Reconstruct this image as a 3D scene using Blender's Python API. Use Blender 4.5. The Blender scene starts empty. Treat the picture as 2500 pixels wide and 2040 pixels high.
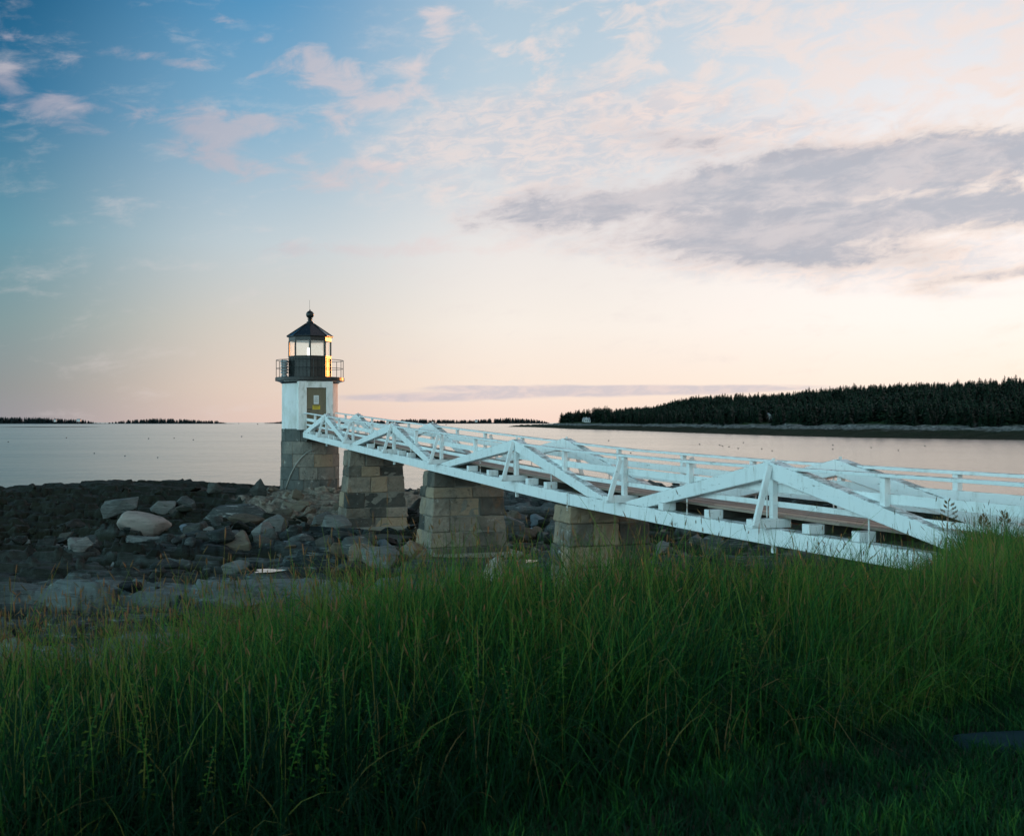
import bpy, bmesh, math, random
import numpy as np
from mathutils import Vector, Matrix, noise as mnoise

R = math.radians
sc = bpy.context.scene
col = sc.collection
random.seed(7)
rng = np.random.default_rng(11)
F = 2880.0          # focal length in photo pixels (2500 wide)
EYE = 5.0           # eye height over the water (z = 0)
HZ = 1030.5         # photo row of eye level
SUN_AZ, SUN_EL = R(37), R(2.6)

# ------------------------------------------------------------------ camera
cd = bpy.data.cameras.new("camera")
cam = bpy.data.objects.new("camera", cd)
col.objects.link(cam)
cam.location = (0, 0, EYE)
cam.rotation_euler = (R(90), 0, 0)
cd.sensor_width = 36.0
cd.lens = 36.0 * F / 2500.0
cd.shift_y = (HZ - 1020.0) / 2500.0
cd.clip_start = 0.1
cd.clip_end = 40000
cd.dof.use_dof = True
cd.dof.focus_distance = 45.0
cd.dof.aperture_fstop = 9.0
sc.camera = cam
sc.view_settings.view_transform = 'Standard'
sc.view_settings.look = 'None'
sc.view_settings.exposure = 0.0
sc.view_settings.gamma = 1.0
sc.cycles.max_bounces = 6
sc.cycles.transparent_max_bounces = 8

# ------------------------------------------------------------------ node helpers
def lin(c):
    return tuple(((v / 255.0) / 12.92 if v / 255.0 <= 0.04045 else ((v / 255.0 + 0.055) / 1.055) ** 2.4) for v in c)

class X:
    """socket wrapper: arithmetic builds math nodes"""
    nt = None
    def __init__(s, v): s.v = v
    @staticmethod
    def m(op, *a, clamp=False):
        n = X.nt.nodes.new('ShaderNodeMath'); n.operation = op; n.use_clamp = clamp
        for i, q in enumerate(a):
            if isinstance(q, X): q = q.v
            if isinstance(q, (int, float)): n.inputs[i].default_value = q
            else: X.nt.links.new(q, n.inputs[i])
        return X(n.outputs[0])
    def __add__(s, o): return X.m('ADD', s, o)
    __radd__ = __add__
    def __sub__(s, o): return X.m('SUBTRACT', s, o)
    def __rsub__(s, o): return X.m('SUBTRACT', o, s)
    def __mul__(s, o): return X.m('MULTIPLY', s, o)
    __rmul__ = __mul__
    def __truediv__(s, o): return X.m('DIVIDE', s, o)

def setin(nt, sock, v):
    if isinstance(v, X): v = v.v
    if isinstance(v, (int, float)): sock.default_value = v
    elif isinstance(v, (tuple, list)): sock.default_value = (*v, 1.0) if len(v) == 3 and sock.type == 'RGBA' else v
    else: nt.links.new(v, sock)

def smooth(x, a, b, lo=0.0, hi=1.0):
    nt = X.nt; n = nt.nodes.new('ShaderNodeMapRange'); n.interpolation_type = 'SMOOTHSTEP'
    setin(nt, n.inputs['Value'], x)
    n.inputs['From Min'].default_value = a; n.inputs['From Max'].default_value = b
    n.inputs['To Min'].default_value = lo; n.inputs['To Max'].default_value = hi
    return X(n.outputs['Result'])

def mixc(f, a, b, mode='MIX'):
    nt = X.nt; n = nt.nodes.new('ShaderNodeMix'); n.data_type = 'RGBA'; n.blend_type = mode; n.clamp_factor = True
    setin(nt, n.inputs[0], f); setin(nt, n.inputs[6], a); setin(nt, n.inputs[7], b)
    return X(n.outputs[2])

def ramp(f, stops):
    nt = X.nt; n = nt.nodes.new('ShaderNodeValToRGB'); cr = n.color_ramp
    while len(cr.elements) < len(stops): cr.elements.new(0.5)
    for e, (p, c) in zip(cr.elements, stops):
        e.position = p; e.color = (*c, 1.0)
    setin(nt, n.inputs[0], f)
    return X(n.outputs[0])

def noise(vec, scale, detail=6, rough=0.55, dist=0.0, out='Fac'):
    nt = X.nt; n = nt.nodes.new('ShaderNodeTexNoise')
    setin(nt, n.inputs['Vector'], vec)
    n.inputs['Scale'].default_value = scale; n.inputs['Detail'].default_value = detail
    n.inputs['Roughness'].default_value = rough; n.inputs['Distortion'].default_value = dist
    return X(n.outputs[out])

def voro(vec, scale, feature='F1', out='Distance', rnd=1.0):
    nt = X.nt; n = nt.nodes.new('ShaderNodeTexVoronoi'); n.feature = feature
    setin(nt, n.inputs['Vector'], vec); n.inputs['Scale'].default_value = scale; n.inputs['Randomness'].default_value = rnd
    return X(n.outputs[out])

def comb(x, y, z=0.0):
    nt = X.nt; n = nt.nodes.new('ShaderNodeCombineXYZ')
    for i, q in enumerate((x, y, z)): setin(nt, n.inputs[i], q)
    return X(n.outputs[0])

def sep(v):
    nt = X.nt; n = nt.nodes.new('ShaderNodeSeparateXYZ'); setin(nt, n.inputs[0], v)
    return X(n.outputs[0]), X(n.outputs[1]), X(n.outputs[2])

def mapv(v, scale=(1, 1, 1), rot=(0, 0, 0), loc=(0, 0, 0)):
    nt = X.nt; n = nt.nodes.new('ShaderNodeMapping'); setin(nt, n.inputs[0], v)
    n.inputs['Scale'].default_value = scale; n.inputs['Rotation'].default_value = rot; n.inputs['Location'].default_value = loc
    return X(n.outputs[0])

# ------------------------------------------------------------------ world
w = bpy.data.worlds.new("World"); sc.world = w; w.use_nodes = True
X.nt = w.node_tree; X.nt.nodes.clear()
tc = X.nt.nodes.new('ShaderNodeTexCoord')
dx, dy, dz = sep(X(tc.outputs['Generated']))
AZ = X.m('ARCTAN2', dx, dy) * 57.29578                      # degrees, 0 = +Y, clockwise positive
EL = X.m('ARCSINE', X.m('MINIMUM', X.m('MAXIMUM', dz, 0.0), 1.0)) * 57.29578
ef = EL / 60.0
def rs(cols, zen=(30, 74, 120)):
    ps = [0.0, 1.6/60, 4.6/60, 8.5/60, 14.2/60, 19.7/60, 0.62]
    return [(p, lin(c) if max(c) > 3 else c) for p, c in zip(ps, list(cols) + [zen])]
rL = ramp(ef, rs([(150, 148, 154), (142, 147, 148), (126, 152, 156), (98, 148, 166), (42, 112, 152), (12, 84, 124)]))
rM = ramp(ef, rs([(227, 200, 188), (228, 207, 192), (216, 208, 198), (194, 206, 212), (132, 176, 204), (80, 146, 190)]))
rC = ramp(ef, rs([(248, 219, 204), (250, 230, 214), (248, 238, 228), (236, 231, 228), (196, 212, 222), (174, 198, 215)]))
rR = ramp(ef, rs([(1.00, 0.77, 0.60), (1.02, 0.86, 0.74), (1.04, 0.945, 0.885), (1.02, 0.955, 0.93), (238, 236, 238), (216, 222, 230)]))
rB = ramp(ef, [(0.0, (0.95, 1.35, 1.45)), (0.12, (1.75, 2.75, 2.95)), (0.35, (1.35, 2.45, 2.75)), (0.62, (0.10, 0.32, 0.44)), (1.0, (0.03, 0.10, 0.18))])
skyc = mixc(smooth(AZ, -25, -11), rL, rM)
skyc = mixc(smooth(AZ, -13, 1), skyc, rC)
skyc = mixc(smooth(AZ, 0, 20), skyc, rR)
rB2 = ramp(ef, [(0.0, (0.85, 0.82, 0.74)), (0.12, (0.85, 0.95, 0.90)), (0.35, (0.65, 0.88, 0.92)), (0.62, (0.10, 0.26, 0.36)), (1.0, (0.03, 0.10, 0.18))])
skyc = mixc(smooth(AZ, -42, -80), skyc, rB)
skyc = mixc(smooth(AZ, 60, 115), skyc, rB2)
skyc = mixc(smooth(AZ, 150, 180), skyc, mixc(.5, rB, rB2))
skyc = mixc(smooth(AZ, -140, -180), skyc, mixc(.5, rB, rB2))
def gs(cx, cy, a, b, amp=1.0, tilt=0.0):
    """gaussian blob; photo pixels in, degrees inside"""
    az = math.degrees(math.atan((cx - 1250) / F)); el = math.degrees(math.atan((HZ - cy) / F * math.cos(math.radians(az))))
    ddx = (AZ - az) * (50.0 / a); ddy = (EL - el - (AZ - az) * tilt) * (50.0 / b)
    return X.m('EXPONENT', (ddx * ddx + ddy * ddy) * -1.0) * amp
def total(l):
    s = l[0]
    for q in l[1:]: s = s + q
    return s
cv = comb(AZ, EL * 2.1 - AZ * 0.22)
cv2 = comb(AZ, EL * 3.0 - AZ * 0.25)
n1 = noise(cv, 0.42, 9, 0.60, 0.5)
n2 = noise(cv2, 0.21, 10, 0.58, 0.7)
n3 = noise(comb(AZ, EL * 9.0), 0.35, 6, 0.55, 0.3)
# high pink puffs, left half
puffs = total([gs(790, 165, 110, 62, .26), gs(905, 240, 95, 40, .24), gs(1015, 200, 75, 70, .20), gs(480, 315, 95, 50, .24), gs(690, 300, 190, 34, .22),
    gs(545, 398, 95, 32, .22), gs(1080, 35, 110, 36, .19), gs(1075, 85, 55, 30, .19), gs(110, 245, 230, 28, .22, -.10), gs(80, 110, 110, 30, .17, -.25),
    gs(20, 185, 45, 32, .25), gs(620, 97, 70, 18, .18), gs(440, 150, 190, 22, .15, -.08), gs(900, 420, 260, 50, .20), gs(820, 615, 270, 20, .21),
    gs(1330, 150, 150, 60, .14), gs(530, 40, 60, 22, .13), gs(150, 300, 120, 24, .18, -.1), gs(760, 455, 140, 22, .14), gs(1150, 600, 260, 26, .18)])
dA = smooth(n1 * .85 + .07 + puffs * 1.15, 0.60, 0.84) * smooth(EL - AZ * 0.0, 6.5, 9.5, 0.25, 1.0) * smooth(puffs, .015, .12, .25, 1.0)
skyc = mixc(dA * 0.66, skyc, mixc(smooth(AZ, -21, 2), lin((176, 172, 186)), lin((238, 218, 214))))
# bright wisps, upper right
dD = smooth(n1 + smooth(AZ, -4, 10) * smooth(EL, 9, 15) * 0.13, 0.52, 0.74)
skyc = mixc(dD * 0.58 * smooth(AZ, -8, 6) * smooth(EL, 7, 11), skyc, lin((248, 226, 216)))
# broad thin veil and the grey bank
veil = total([gs(1450, 330, 330, 90, .24), gs(1900, 330, 420, 60, .2), gs(1250, 470, 280, 70, .18), gs(2350, 640, 280, 70, .24), gs(1950, 640, 330, 60, .22), gs(1700, 560, 420, 80, .2)])
n4 = noise(comb(AZ, EL * 3.0 - AZ * 0.30), 0.24, 11, 0.58, 0.4)
n5 = noise(comb(AZ + 40.0, EL * 2.6 - AZ * 0.30), 0.75, 9, 0.66, 0.6)
veil = veil + gs(1180, 330, 330, 80, .20) + gs(1500, 250, 300, 60, .16)
dV = smooth(n1 * .4 + n4 * .6 + veil, 0.46, 0.84) * smooth(veil, .02, .12)
skyc = mixc(dV * 0.60, skyc, mixc(smooth(n5, .38, .62), lin((204, 204, 212)), lin((244, 222, 214))))
bank = total([gs(1330, 520, 200, 42, .24, .05), gs(1640, 470, 330, 52, .30, .10), gs(2020, 420, 330, 56, .34, .08), gs(2400, 385, 330, 66, .38, .04), gs(2480, 500, 260, 40, .26, .0),
    gs(1950, 560, 300, 60, .27, .02), gs(2130, 630, 190, 28, .22), gs(1690, 350, 230, 30, .17, -.12), gs(2420, 672, 170, 16, .30, .08), gs(1480, 300, 240, 30, .11, -.1), gs(1660, 570, 260, 46, .20), gs(2300, 540, 280, 40, .18), gs(1850, 610, 260, 40, .20), gs(2000, 490, 360, 60, .10)])
d0 = n4 * .55 + n5 * .25 + n1 * .20 + bank
dB = smooth(d0, 0.50, 0.86)
core = smooth(d0 + (n5 - .5) * .25, 0.60, 0.88)
edge = mixc(smooth(AZ, 6, 24), lin((228, 216, 214)), lin((246, 222, 204)))
corec = mixc(smooth(n4 + n5 * .5, .62, .90), lin((204, 198, 202)), lin((172, 176, 188)))
skyc = mixc(dB * 0.86, skyc, mixc(core, edge, corec))
# low bar over the horizon
bar = total([gs(1000, 972, 260, 11, .5), gs(1420, 955, 420, 15, .62), gs(1750, 948, 300, 9, .42), gs(1180, 945, 140, 6, .3)])
dH = smooth(n3 * 0.5 + bar, 0.42, 0.74)
skyc = mixc(dH * 0.62, skyc, mixc(smooth(n5, .4, .65), lin((186, 184, 200)), lin((216, 200, 204))))
# glow where the sun is setting, right of the frame
ga = (AZ - math.degrees(SUN_AZ)) / 5.5; ge = EL / 5.0
glow = X.m('EXPONENT', (ga * ga + ge * ge) * -1.0) * 13.0
gcol = mixc(1.0, (1.0, 0.30, 0.045), comb(glow, glow, glow), 'MULTIPLY')
skyc = mixc(1.0, skyc, gcol, 'ADD')
bgA = X.nt.nodes.new('ShaderNodeBackground'); setin(X.nt, bgA.inputs[0], skyc); bgA.inputs[1].default_value = 1.0
nis = X.nt.nodes.new('ShaderNodeTexSky'); nis.sky_type = 'NISHITA'; nis.sun_disc = False
nis.sun_elevation = SUN_EL; nis.sun_rotation = SUN_AZ; nis.air_density = 1.0; nis.dust_density = 0.6; nis.ozone_density = 2.0
bgB = X.nt.nodes.new('ShaderNodeBackground'); X.nt.links.new(nis.outputs[0], bgB.inputs[0]); bgB.inputs[1].default_value = 0.004
ad = X.nt.nodes.new('ShaderNodeAddShader'); X.nt.links.new(bgA.outputs[0], ad.inputs[0]); X.nt.links.new(bgB.outputs[0], ad.inputs[1])
wo = X.nt.nodes.new('ShaderNodeOutputWorld'); X.nt.links.new(ad.outputs[0], wo.inputs[0])
w.cycles.sampling_method = 'MANUAL'; w.cycles.sample_map_resolution = 1024

# ------------------------------------------------------------------ sun
sl = bpy.data.lights.new("sun", 'SUN'); sl.energy = 2.0; sl.angle = R(0.6); sl.color = (1.0, 0.32, 0.07)
so = bpy.data.objects.new("sun", sl); col.objects.link(so)
sd = Vector((math.sin(SUN_AZ) * math.cos(SUN_EL), math.cos(SUN_AZ) * math.cos(SUN_EL), math.sin(SUN_EL)))
so.rotation_euler = (-sd).to_track_quat('-Z', 'Y').to_euler()
so.location = (60, 60, 60)

# ------------------------------------------------------------------ object helpers
BASE = {}
def tag(o, label=None, cat=None, group=None, kind=None):
    if label: o['label'] = label
    if cat: o['category'] = cat
    if group: o['group'] = group
    if kind: o['kind'] = kind
    return o
def thing(name, label, cat, loc, group=None):
    o = bpy.data.objects.new(name, None); col.objects.link(o); o.location = loc; o.empty_display_size = 0.3
    BASE[o.name] = Vector(loc)
    return tag(o, label, cat, group)
def link(name, me, mat, parent=None, loc=None):
    """vertices given in world coordinates; shifted to the thing's base"""
    if mat: me.materials.append(mat)
    o = bpy.data.objects.new(name, me); col.objects.link(o)
    b = BASE[parent.name] if parent is not None else Vector(loc or (0, 0, 0))
    if b.length > 0: me.transform(Matrix.Translation(-b))
    BASE[o.name] = b
    if parent is not None: o.parent = parent
    else: o.location = b
    return o

class MB:
    def __init__(s): s.v = []; s.f = []; s.c = []
    def add(s, vs, fs, c=0.5):
        n = len(s.v); s.v += [tuple(q) for q in vs]; s.f += [tuple(n + i for i in f) for f in fs]; s.c += [c] * len(fs); return s
    def hexa(s, p, c=0.5):      # p: 4 bottom (ccw from above), 4 top
        return s.add(p, [(0, 3, 2, 1), (4, 5, 6, 7), (0, 1, 5, 4), (1, 2, 6, 5), (2, 3, 7, 6), (3, 0, 4, 7)], c)
    def box(s, c0, c1, c=0.5):
        x0, y0, z0 = c0; x1, y1, z1 = c1
        return s.hexa([(x0, y0, z0), (x1, y0, z0), (x1, y1, z0), (x0, y1, z0), (x0, y0, z1), (x1, y0, z1), (x1, y1, z1), (x0, y1, z1)], c)
    def beam(s, a, b, side, w_, h_, c=0.5):     # square beam from a to b; side = unit vector of its width
        a = Vector(a); b = Vector(b); d = (b - a).normalized(); sv = Vector(side); sv = (sv - d * sv.dot(d)).normalized(); up = sv.cross(d)
        if up.z < 0: up = -up; 
        if sv.cross(d).z < 0: sv = -sv
        W, H = sv * w_ / 2, up * h_ / 2
        q = [a - W - H, a + W - H, b + W - H, b - W - H, a - W + H, a + W + H, b + W + H, b - W + H]
        return s.hexa(q, c)
    def tube(s, pts, r, n=8, cap=True, c=0.5):
        pts = [Vector(p) for p in pts]; rr = r if isinstance(r, (list, tuple)) else [r] * len(pts)
        vs = []; fs = []
        for i, p in enumerate(pts):
            d = (pts[min(i + 1, len(pts) - 1)] - pts[max(i - 1, 0)]).normalized()
            a = d.orthogonal().normalized() if i == 0 else (a - d * a.dot(d)).normalized()
            b = d.cross(a)
            for k in range(n):
                t = 2 * math.pi * k / n; vs.append(p + (a * math.cos(t) + b * math.sin(t)) * rr[i])
        for i in range(len(pts) - 1):
            for k in range(n):
                fs.append((i * n + k, i * n + (k + 1) % n, (i + 1) * n + (k + 1) % n, (i + 1) * n + k))
        if cap: fs.append(tuple(reversed(range(n)))); fs.append(tuple((len(pts) - 1) * n + k for k in range(n)))
        return s.add(vs, fs, c)
    def lathe(s, prof, cx, cy, n=32, rot=0.0, c=0.5, cap=True):     # prof: (r, z) bottom to top
        vs = []; fs = []
        for r, z in prof:
            for k in range(n):
                t = 2 * math.pi * k / n + rot; vs.append((cx + r * math.sin(t), cy - r * math.cos(t), z))
        for i in range(len(prof) - 1):
            for k in range(n):
                fs.append((i * n + k, i * n + (k + 1) % n, (i + 1) * n + (k + 1) % n, (i + 1) * n + k))
        if cap: fs.append(tuple(reversed(range(n)))); fs.append(tuple((len(prof) - 1) * n + k for k in range(n)))
        return s.add(vs, fs, c)
    def build(s, name, mat, parent=None, loc=None, bevel=0.0, smooth_=False, seg=1):
        me = bpy.data.meshes.new(name); me.from_pydata(s.v, [], s.f); me.update()
        at = me.attributes.new('tint', 'FLOAT', 'FACE'); at.data.foreach_set('value', s.c)
        if smooth_: me.polygons.foreach_set('use_smooth', [True] * len(me.polygons))
        o = link(name, me, mat, parent, loc)
        if bevel > 0:
            m = o.modifiers.new('bevel', 'BEVEL'); m.width = bevel; m.segments = seg; m.limit_method = 'ANGLE'; m.angle_limit = R(40)
        return o

def roughen(o, strength=.03, size=.16, lv=2):
    m = o.modifiers.new('sub', 'SUBSURF'); m.subdivision_type = 'SIMPLE'; m.levels = lv; m.render_levels = lv
    t = bpy.data.textures.new('chips', 'CLOUDS'); t.noise_scale = size; t.noise_depth = 3
    d = o.modifiers.new('chips', 'DISPLACE'); d.texture = t; d.strength = strength; d.mid_level = .5; d.texture_coords = 'GLOBAL'

def npmesh(name, V, Q, tint=None, smooth_=False, tri=False):
    me = bpy.data.meshes.new(name); k = 3 if tri else 4
    me.vertices.add(len(V)); me.vertices.foreach_set('co', np.ascontiguousarray(V, dtype=np.float32).ravel())
    me.loops.add(len(Q) * k); me.loops.foreach_set('vertex_index', np.ascontiguousarray(Q, dtype=np.int32).ravel())
    me.polygons.add(len(Q)); me.polygons.foreach_set('loop_start', np.arange(0, len(Q) * k, k, dtype=np.int32))
    me.polygons.foreach_set('loop_total', np.full(len(Q), k, dtype=np.int32))
    me.polygons.foreach_set('use_smooth', np.full(len(Q), smooth_))
    me.update(calc_edges=True); me.validate()
    if tint is not None:
        at = me.attributes.new('tint', 'FLOAT', 'POINT'); at.data.foreach_set('value', np.asarray(tint, dtype=np.float32))
    return me

# ------------------------------------------------------------------ materials
def newmat(name):
    m = bpy.data.materials.new(name); m.use_nodes = True; X.nt = m.node_tree; X.nt.nodes.clear()
    return m
def out(sh, disp=None):
    o = X.nt.nodes.new('ShaderNodeOutputMaterial'); setin(X.nt, o.inputs[0], sh)
def bsdf(color, rough=0.7, bump=None, bstr=0.3, bdist=0.02, metal=0.0, spec=0.5, extra=None):
    b = X.nt.nodes.new('ShaderNodeBsdfPrincipled')
    setin(X.nt, b.inputs['Base Color'], color); setin(X.nt, b.inputs['Roughness'], rough); b.inputs['Metallic'].default_value = metal
    b.inputs['Specular IOR Level'].default_value = spec
    if bump is not None:
        n = X.nt.nodes.new('ShaderNodeBump'); n.inputs['Strength'].default_value = bstr; n.inputs['Distance'].default_value = bdist
        setin(X.nt, n.inputs['Height'], bump); X.nt.links.new(n.outputs[0], b.inputs['Normal'])
    for k, v in (extra or {}).items(): setin(X.nt, b.inputs[k], v)
    return X(b.outputs[0])
def geo(k='Position'):
    g = X.nt.nodes.new('ShaderNodeNewGeometry'); return X(g.outputs[k])
def attr(n='tint'):
    a = X.nt.nodes.new('ShaderNodeAttribute'); a.attribute_name = n; return X(a.outputs['Fac'])
def objrand():
    a = X.nt.nodes.new('ShaderNodeObjectInfo'); return X(a.outputs['Random'])

MT = {}
# weathered white paint over grey wood; upward faces are more worn
MT['paint'] = newmat('white_painted_timber')
P = geo(); nx, ny, nz = sep(geo('Normal'))
g1 = noise(mapv(P, (1.2, 1.2, 9)), 2.2, 8, 0.65); g2 = noise(P, 14.0, 6, 0.7)
g3 = noise(P, 0.55, 3, .5)
wear = smooth(g1 * 0.55 + g2 * 0.35 + smooth(nz, 0.2, 0.75) * 0.105 + g3 * 0.10, 0.565, 0.655)
pc = mixc(noise(P, 1.7, 4), (0.70, 0.76, 0.77), (0.82, 0.85, 0.84))
pc = mixc(smooth(noise(mapv(P, (1, 1, .35)), 5.0, 8, .7), .50, .70) * 0.45, pc, (0.42, 0.43, 0.39))
pc = mixc(smooth(noise(mapv(P, (2.2, 2.2, .5), loc=(5, 2, 0)), 3.0, 6, .7), .66, .74) * .6, pc, (0.30, 0.19, 0.11))
pc = mixc(wear * 0.85, pc, mixc(g2, (0.10, 0.12, 0.12), (0.30, 0.29, 0.26)))
out(bsdf(pc, 0.62, g2 * 0.5 + wear * -0.8, 0.35, 0.012))
MT['wall'] = newmat('whitewashed_brick')
P = geo(); br = X.nt.nodes.new('ShaderNodeTexBrick'); px_, py_, pz_ = sep(P)
setin(X.nt, br.inputs['Vector'], comb(px_ * 1.0 + py_ * 0.6, pz_)); br.inputs['Scale'].default_value = 4.2; br.inputs['Mortar Size'].default_value = 0.02
g1 = noise(mapv(P, (1, 1, .35)), 2.4, 7, .65)
out(bsdf(mixc(smooth(g1, .45, .72), (0.80, 0.82, 0.82), (0.64, 0.65, 0.61)), 0.7, X(br.outputs['Fac']) * -1.2 + noise(P, 9, 5) * 0.8, 0.8, 0.02))
MT['surround'] = newmat('painted_door_surround')
P = geo(); g1 = noise(mapv(P, (1, 1, .3)), 3.5, 7, .65)
out(bsdf(mixc(smooth(g1, .46, .66), (0.74, 0.75, 0.73), (0.50, 0.51, 0.47)), 0.7, noise(P, 25, 5), .3, .008))
MT['door'] = newmat('weathered_plywood')
P = geo(); g1 = noise(mapv(P, (6, 6, .8)), 3.0, 7, .6)
out(bsdf(mixc(g1, (0.085, 0.075, 0.05), (0.21, 0.17, 0.105)), 0.75, g1, .2, .01))
MT['black'] = newmat('glossy_black_iron')
P = geo(); g1 = noise(P, 9, 5, .6)
out(bsdf(mixc(smooth(g1, .5, .7), (0.012, 0.017, 0.018), (0.03, 0.034, 0.033)), smooth(g1, .3, .7, .16, .24), g1, .06, .004, spec=.30))
MT['deck'] = newmat('worn_deck_boards')
P = geo(); t = attr(); g1 = noise(mapv(P, (1, 1, 1), (0, 0, R(-19.9))), 2.0, 6, .6); g2 = noise(mapv(P, (14, 1.0, 14), (0, 0, R(19.9))), 2.0, 6, .6)
dc = mixc(t * 0.8 + g2 * 0.4, (0.10, 0.078, 0.062), (0.42, 0.32, 0.25))
out(bsdf(dc, 0.7, g2, .3, .01))
MT['wood_dark'] = newmat('dark_creosoted_timber')
P = geo(); out(bsdf(mixc(noise(P, 6, 6), (0.02, 0.022, 0.02), (0.07, 0.065, 0.05)), 0.8, noise(P, 20, 5), .3, .01))
MT['rod'] = newmat('rusting_painted_iron')
P = geo(); out(bsdf(mixc(smooth(noise(P, 3.0, 6, .7), .5, .62), (0.66, 0.68, 0.66), (0.20, 0.09, 0.045)), 0.6, noise(P, 30, 3), .2, .004))

def granite(name, lo, hi, weed=True):
    m = newmat(name); P = geo(); t = attr(); x, y, z = sep(P)
    big = noise(P, 0.9, 5, .6); mid = noise(P, 4.5, 8, .68); fine = noise(P, 38, 5, .7)
    sp = smooth(fine, .55, .68)
    c = mixc(smooth(t * 0.50 + big * 0.65, .30, .95), lo, hi)
    c = mixc(smooth(mid, .42, .72) * 0.5, c, mixc(.5, lo, (0.08, 0.085, 0.075)))
    c = mixc(smooth(noise(mapv(P, (1, 1, .6), loc=(7, 3, 1)), 1.3, 5, .6), .58, .74) * 0.55, c, (0.26, 0.125, 0.055))   # rust seep
    c = mixc(smooth(noise(mapv(P, loc=(2, 9, 4)), 2.4, 7, .7), .60, .68) * 0.6, c, (0.50, 0.50, 0.46))        # lichen
    c = mixc(smooth(t + big * .4, .98, 1.12) * 0.6, c, (0.33, 0.24, 0.15))
    c = mixc(smooth(mid + big * .5, .70, .56) * 0.6, c, (0.035, 0.042, 0.036))
    c = mixc(sp * 0.30, c, (0.05, 0.05, 0.05))
    out(bsdf(c, 0.85, mid * 0.8 + fine * 0.35, 1.0, 0.06, spec=.12)); return m
MT['granite'] = granite('granite_blocks', (0.055, 0.058, 0.053), (0.35, 0.295, 0.23))
MT['granite_base'] = granite('granite_tower_base', (0.10, 0.11, 0.105), (0.34, 0.30, 0.25))
MT['mortar'] = newmat('old_mortar'); P = geo(); out(bsdf(mixc(noise(P, 8, 5), (0.08, 0.085, 0.075), (0.24, 0.23, 0.19)), .9, noise(P, 30, 4), .5, .01))
MT['concrete'] = newmat('footing_concrete'); P = geo(); out(bsdf(mixc(noise(P, 2.5, 8, .7), (0.12, 0.12, 0.10), (0.32, 0.31, 0.26)), .9, noise(P, 22, 6, .7), .5, .02))

def rockmat(name, lo, hi, veins=0.4, weedy=0.0, useobj=True, rust=0.2):
    m = newmat(name)
    to = X.nt.nodes.new('ShaderNodeTexCoord')
    P = geo(); rnd = objrand() if useobj else attr()
    x, y, z = sep(P); nx, ny, nz = sep(geo('Normal'))
    big = noise(P, 0.7, 5, .6); mid = noise(P, 3.2, 9, .7); fine = noise(P, 26, 5, .75)
    strat = noise(mapv(P, (1.0, 1.3, 7.0), (R(14), R(-9), 0)), 1.6, 8, .7, .9)
    c = mixc(smooth(big * .45 + rnd * .5 + strat * .35, .35, .95), lo, hi)
    c = mixc(smooth(strat, .56, .70) * veins, c, tuple(min(1, q * 2.1 + .05) for q in hi))
    c = mixc(smooth(strat, .46, .34) * 0.6, c, tuple(q * .55 for q in lo))
    c = mixc(smooth(mid, .56, .72) * rust, c, (0.19, 0.115, 0.06))
    c = mixc(smooth(fine, .55, .7) * .25, c, tuple(q * .5 for q in lo))
    if weedy:
        mx_ = (x + 9.0) / 5.2; my_ = (y - 61.0) / 6.5
        mound = smooth(mx_ * mx_ + my_ * my_ + (big - .5) * 1.6, 1.15, .75)
        c = mixc(mound * .85, c, mixc(smooth(mid * .6 + strat * .4, .38, .62), (0.10, 0.092, 0.075), (0.36, 0.31, 0.245)))
        wn = noise(P, 0.22, 4, .6)
        left = smooth(x * 1.0 + y * -0.05 + wn * 12, -2.0, -9.0)
        low = smooth(z + wn * 0.9, 1.35, 0.95)
        nearleft = smooth(x + wn * 5 + mid * 2.5, -5.5, -9.5) * smooth(y, 46, 38) * .75
        low = X.m('MAXIMUM', low, nearleft)
        wd = X.m('MAXIMUM', left * smooth(mid * .30 + wn * .25 + y * .009, .62, .74) * 0.97, low) * (mound * -0.9 + 1.0)  # weed; the left side is also darkened in colour to imitate lens vignetting
        c = mixc(wd * weedy, c, mixc(fine, (0.004, 0.008, 0.006), (0.022, 0.024, 0.012)))
    out(bsdf(c, smooth(mid, .3, .7, .95, .6), strat * .9 + mid * .7 + fine * .25, .85, .07, spec=.16)); return m
MT['ledge'] = rockmat('shore_ledge_rock', (0.006, 0.011, 0.012), (0.115, 0.148, 0.145), .60, 1.0, False, .14)
MT['rock_grey'] = rockmat('grey_rock', (0.020, 0.030, 0.031), (0.16, 0.175, 0.168), .5, 0, True, .18)
MT['rock_dark'] = rockmat('dark_rock', (0.022, 0.027, 0.026), (0.075, 0.08, 0.072), .25)
MT['rock_brown'] = rockmat('brown_rock', (0.045, 0.042, 0.032), (0.17, 0.145, 0.11), .2, 0, True, .5)
MT['rock_pale'] = rockmat('pale_rock', (0.22, 0.215, 0.20), (0.36, 0.33, 0.30), .0, 0, True, .1)
MT['rock_blue'] = rockmat('blue_grey_rock', (0.07, 0.10, 0.12), (0.18, 0.23, 0.27), .15)
MT['rock_band'] = rockmat('banded_rock', (0.055, 0.065, 0.065), (0.20, 0.21, 0.20), 1.0)

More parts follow.
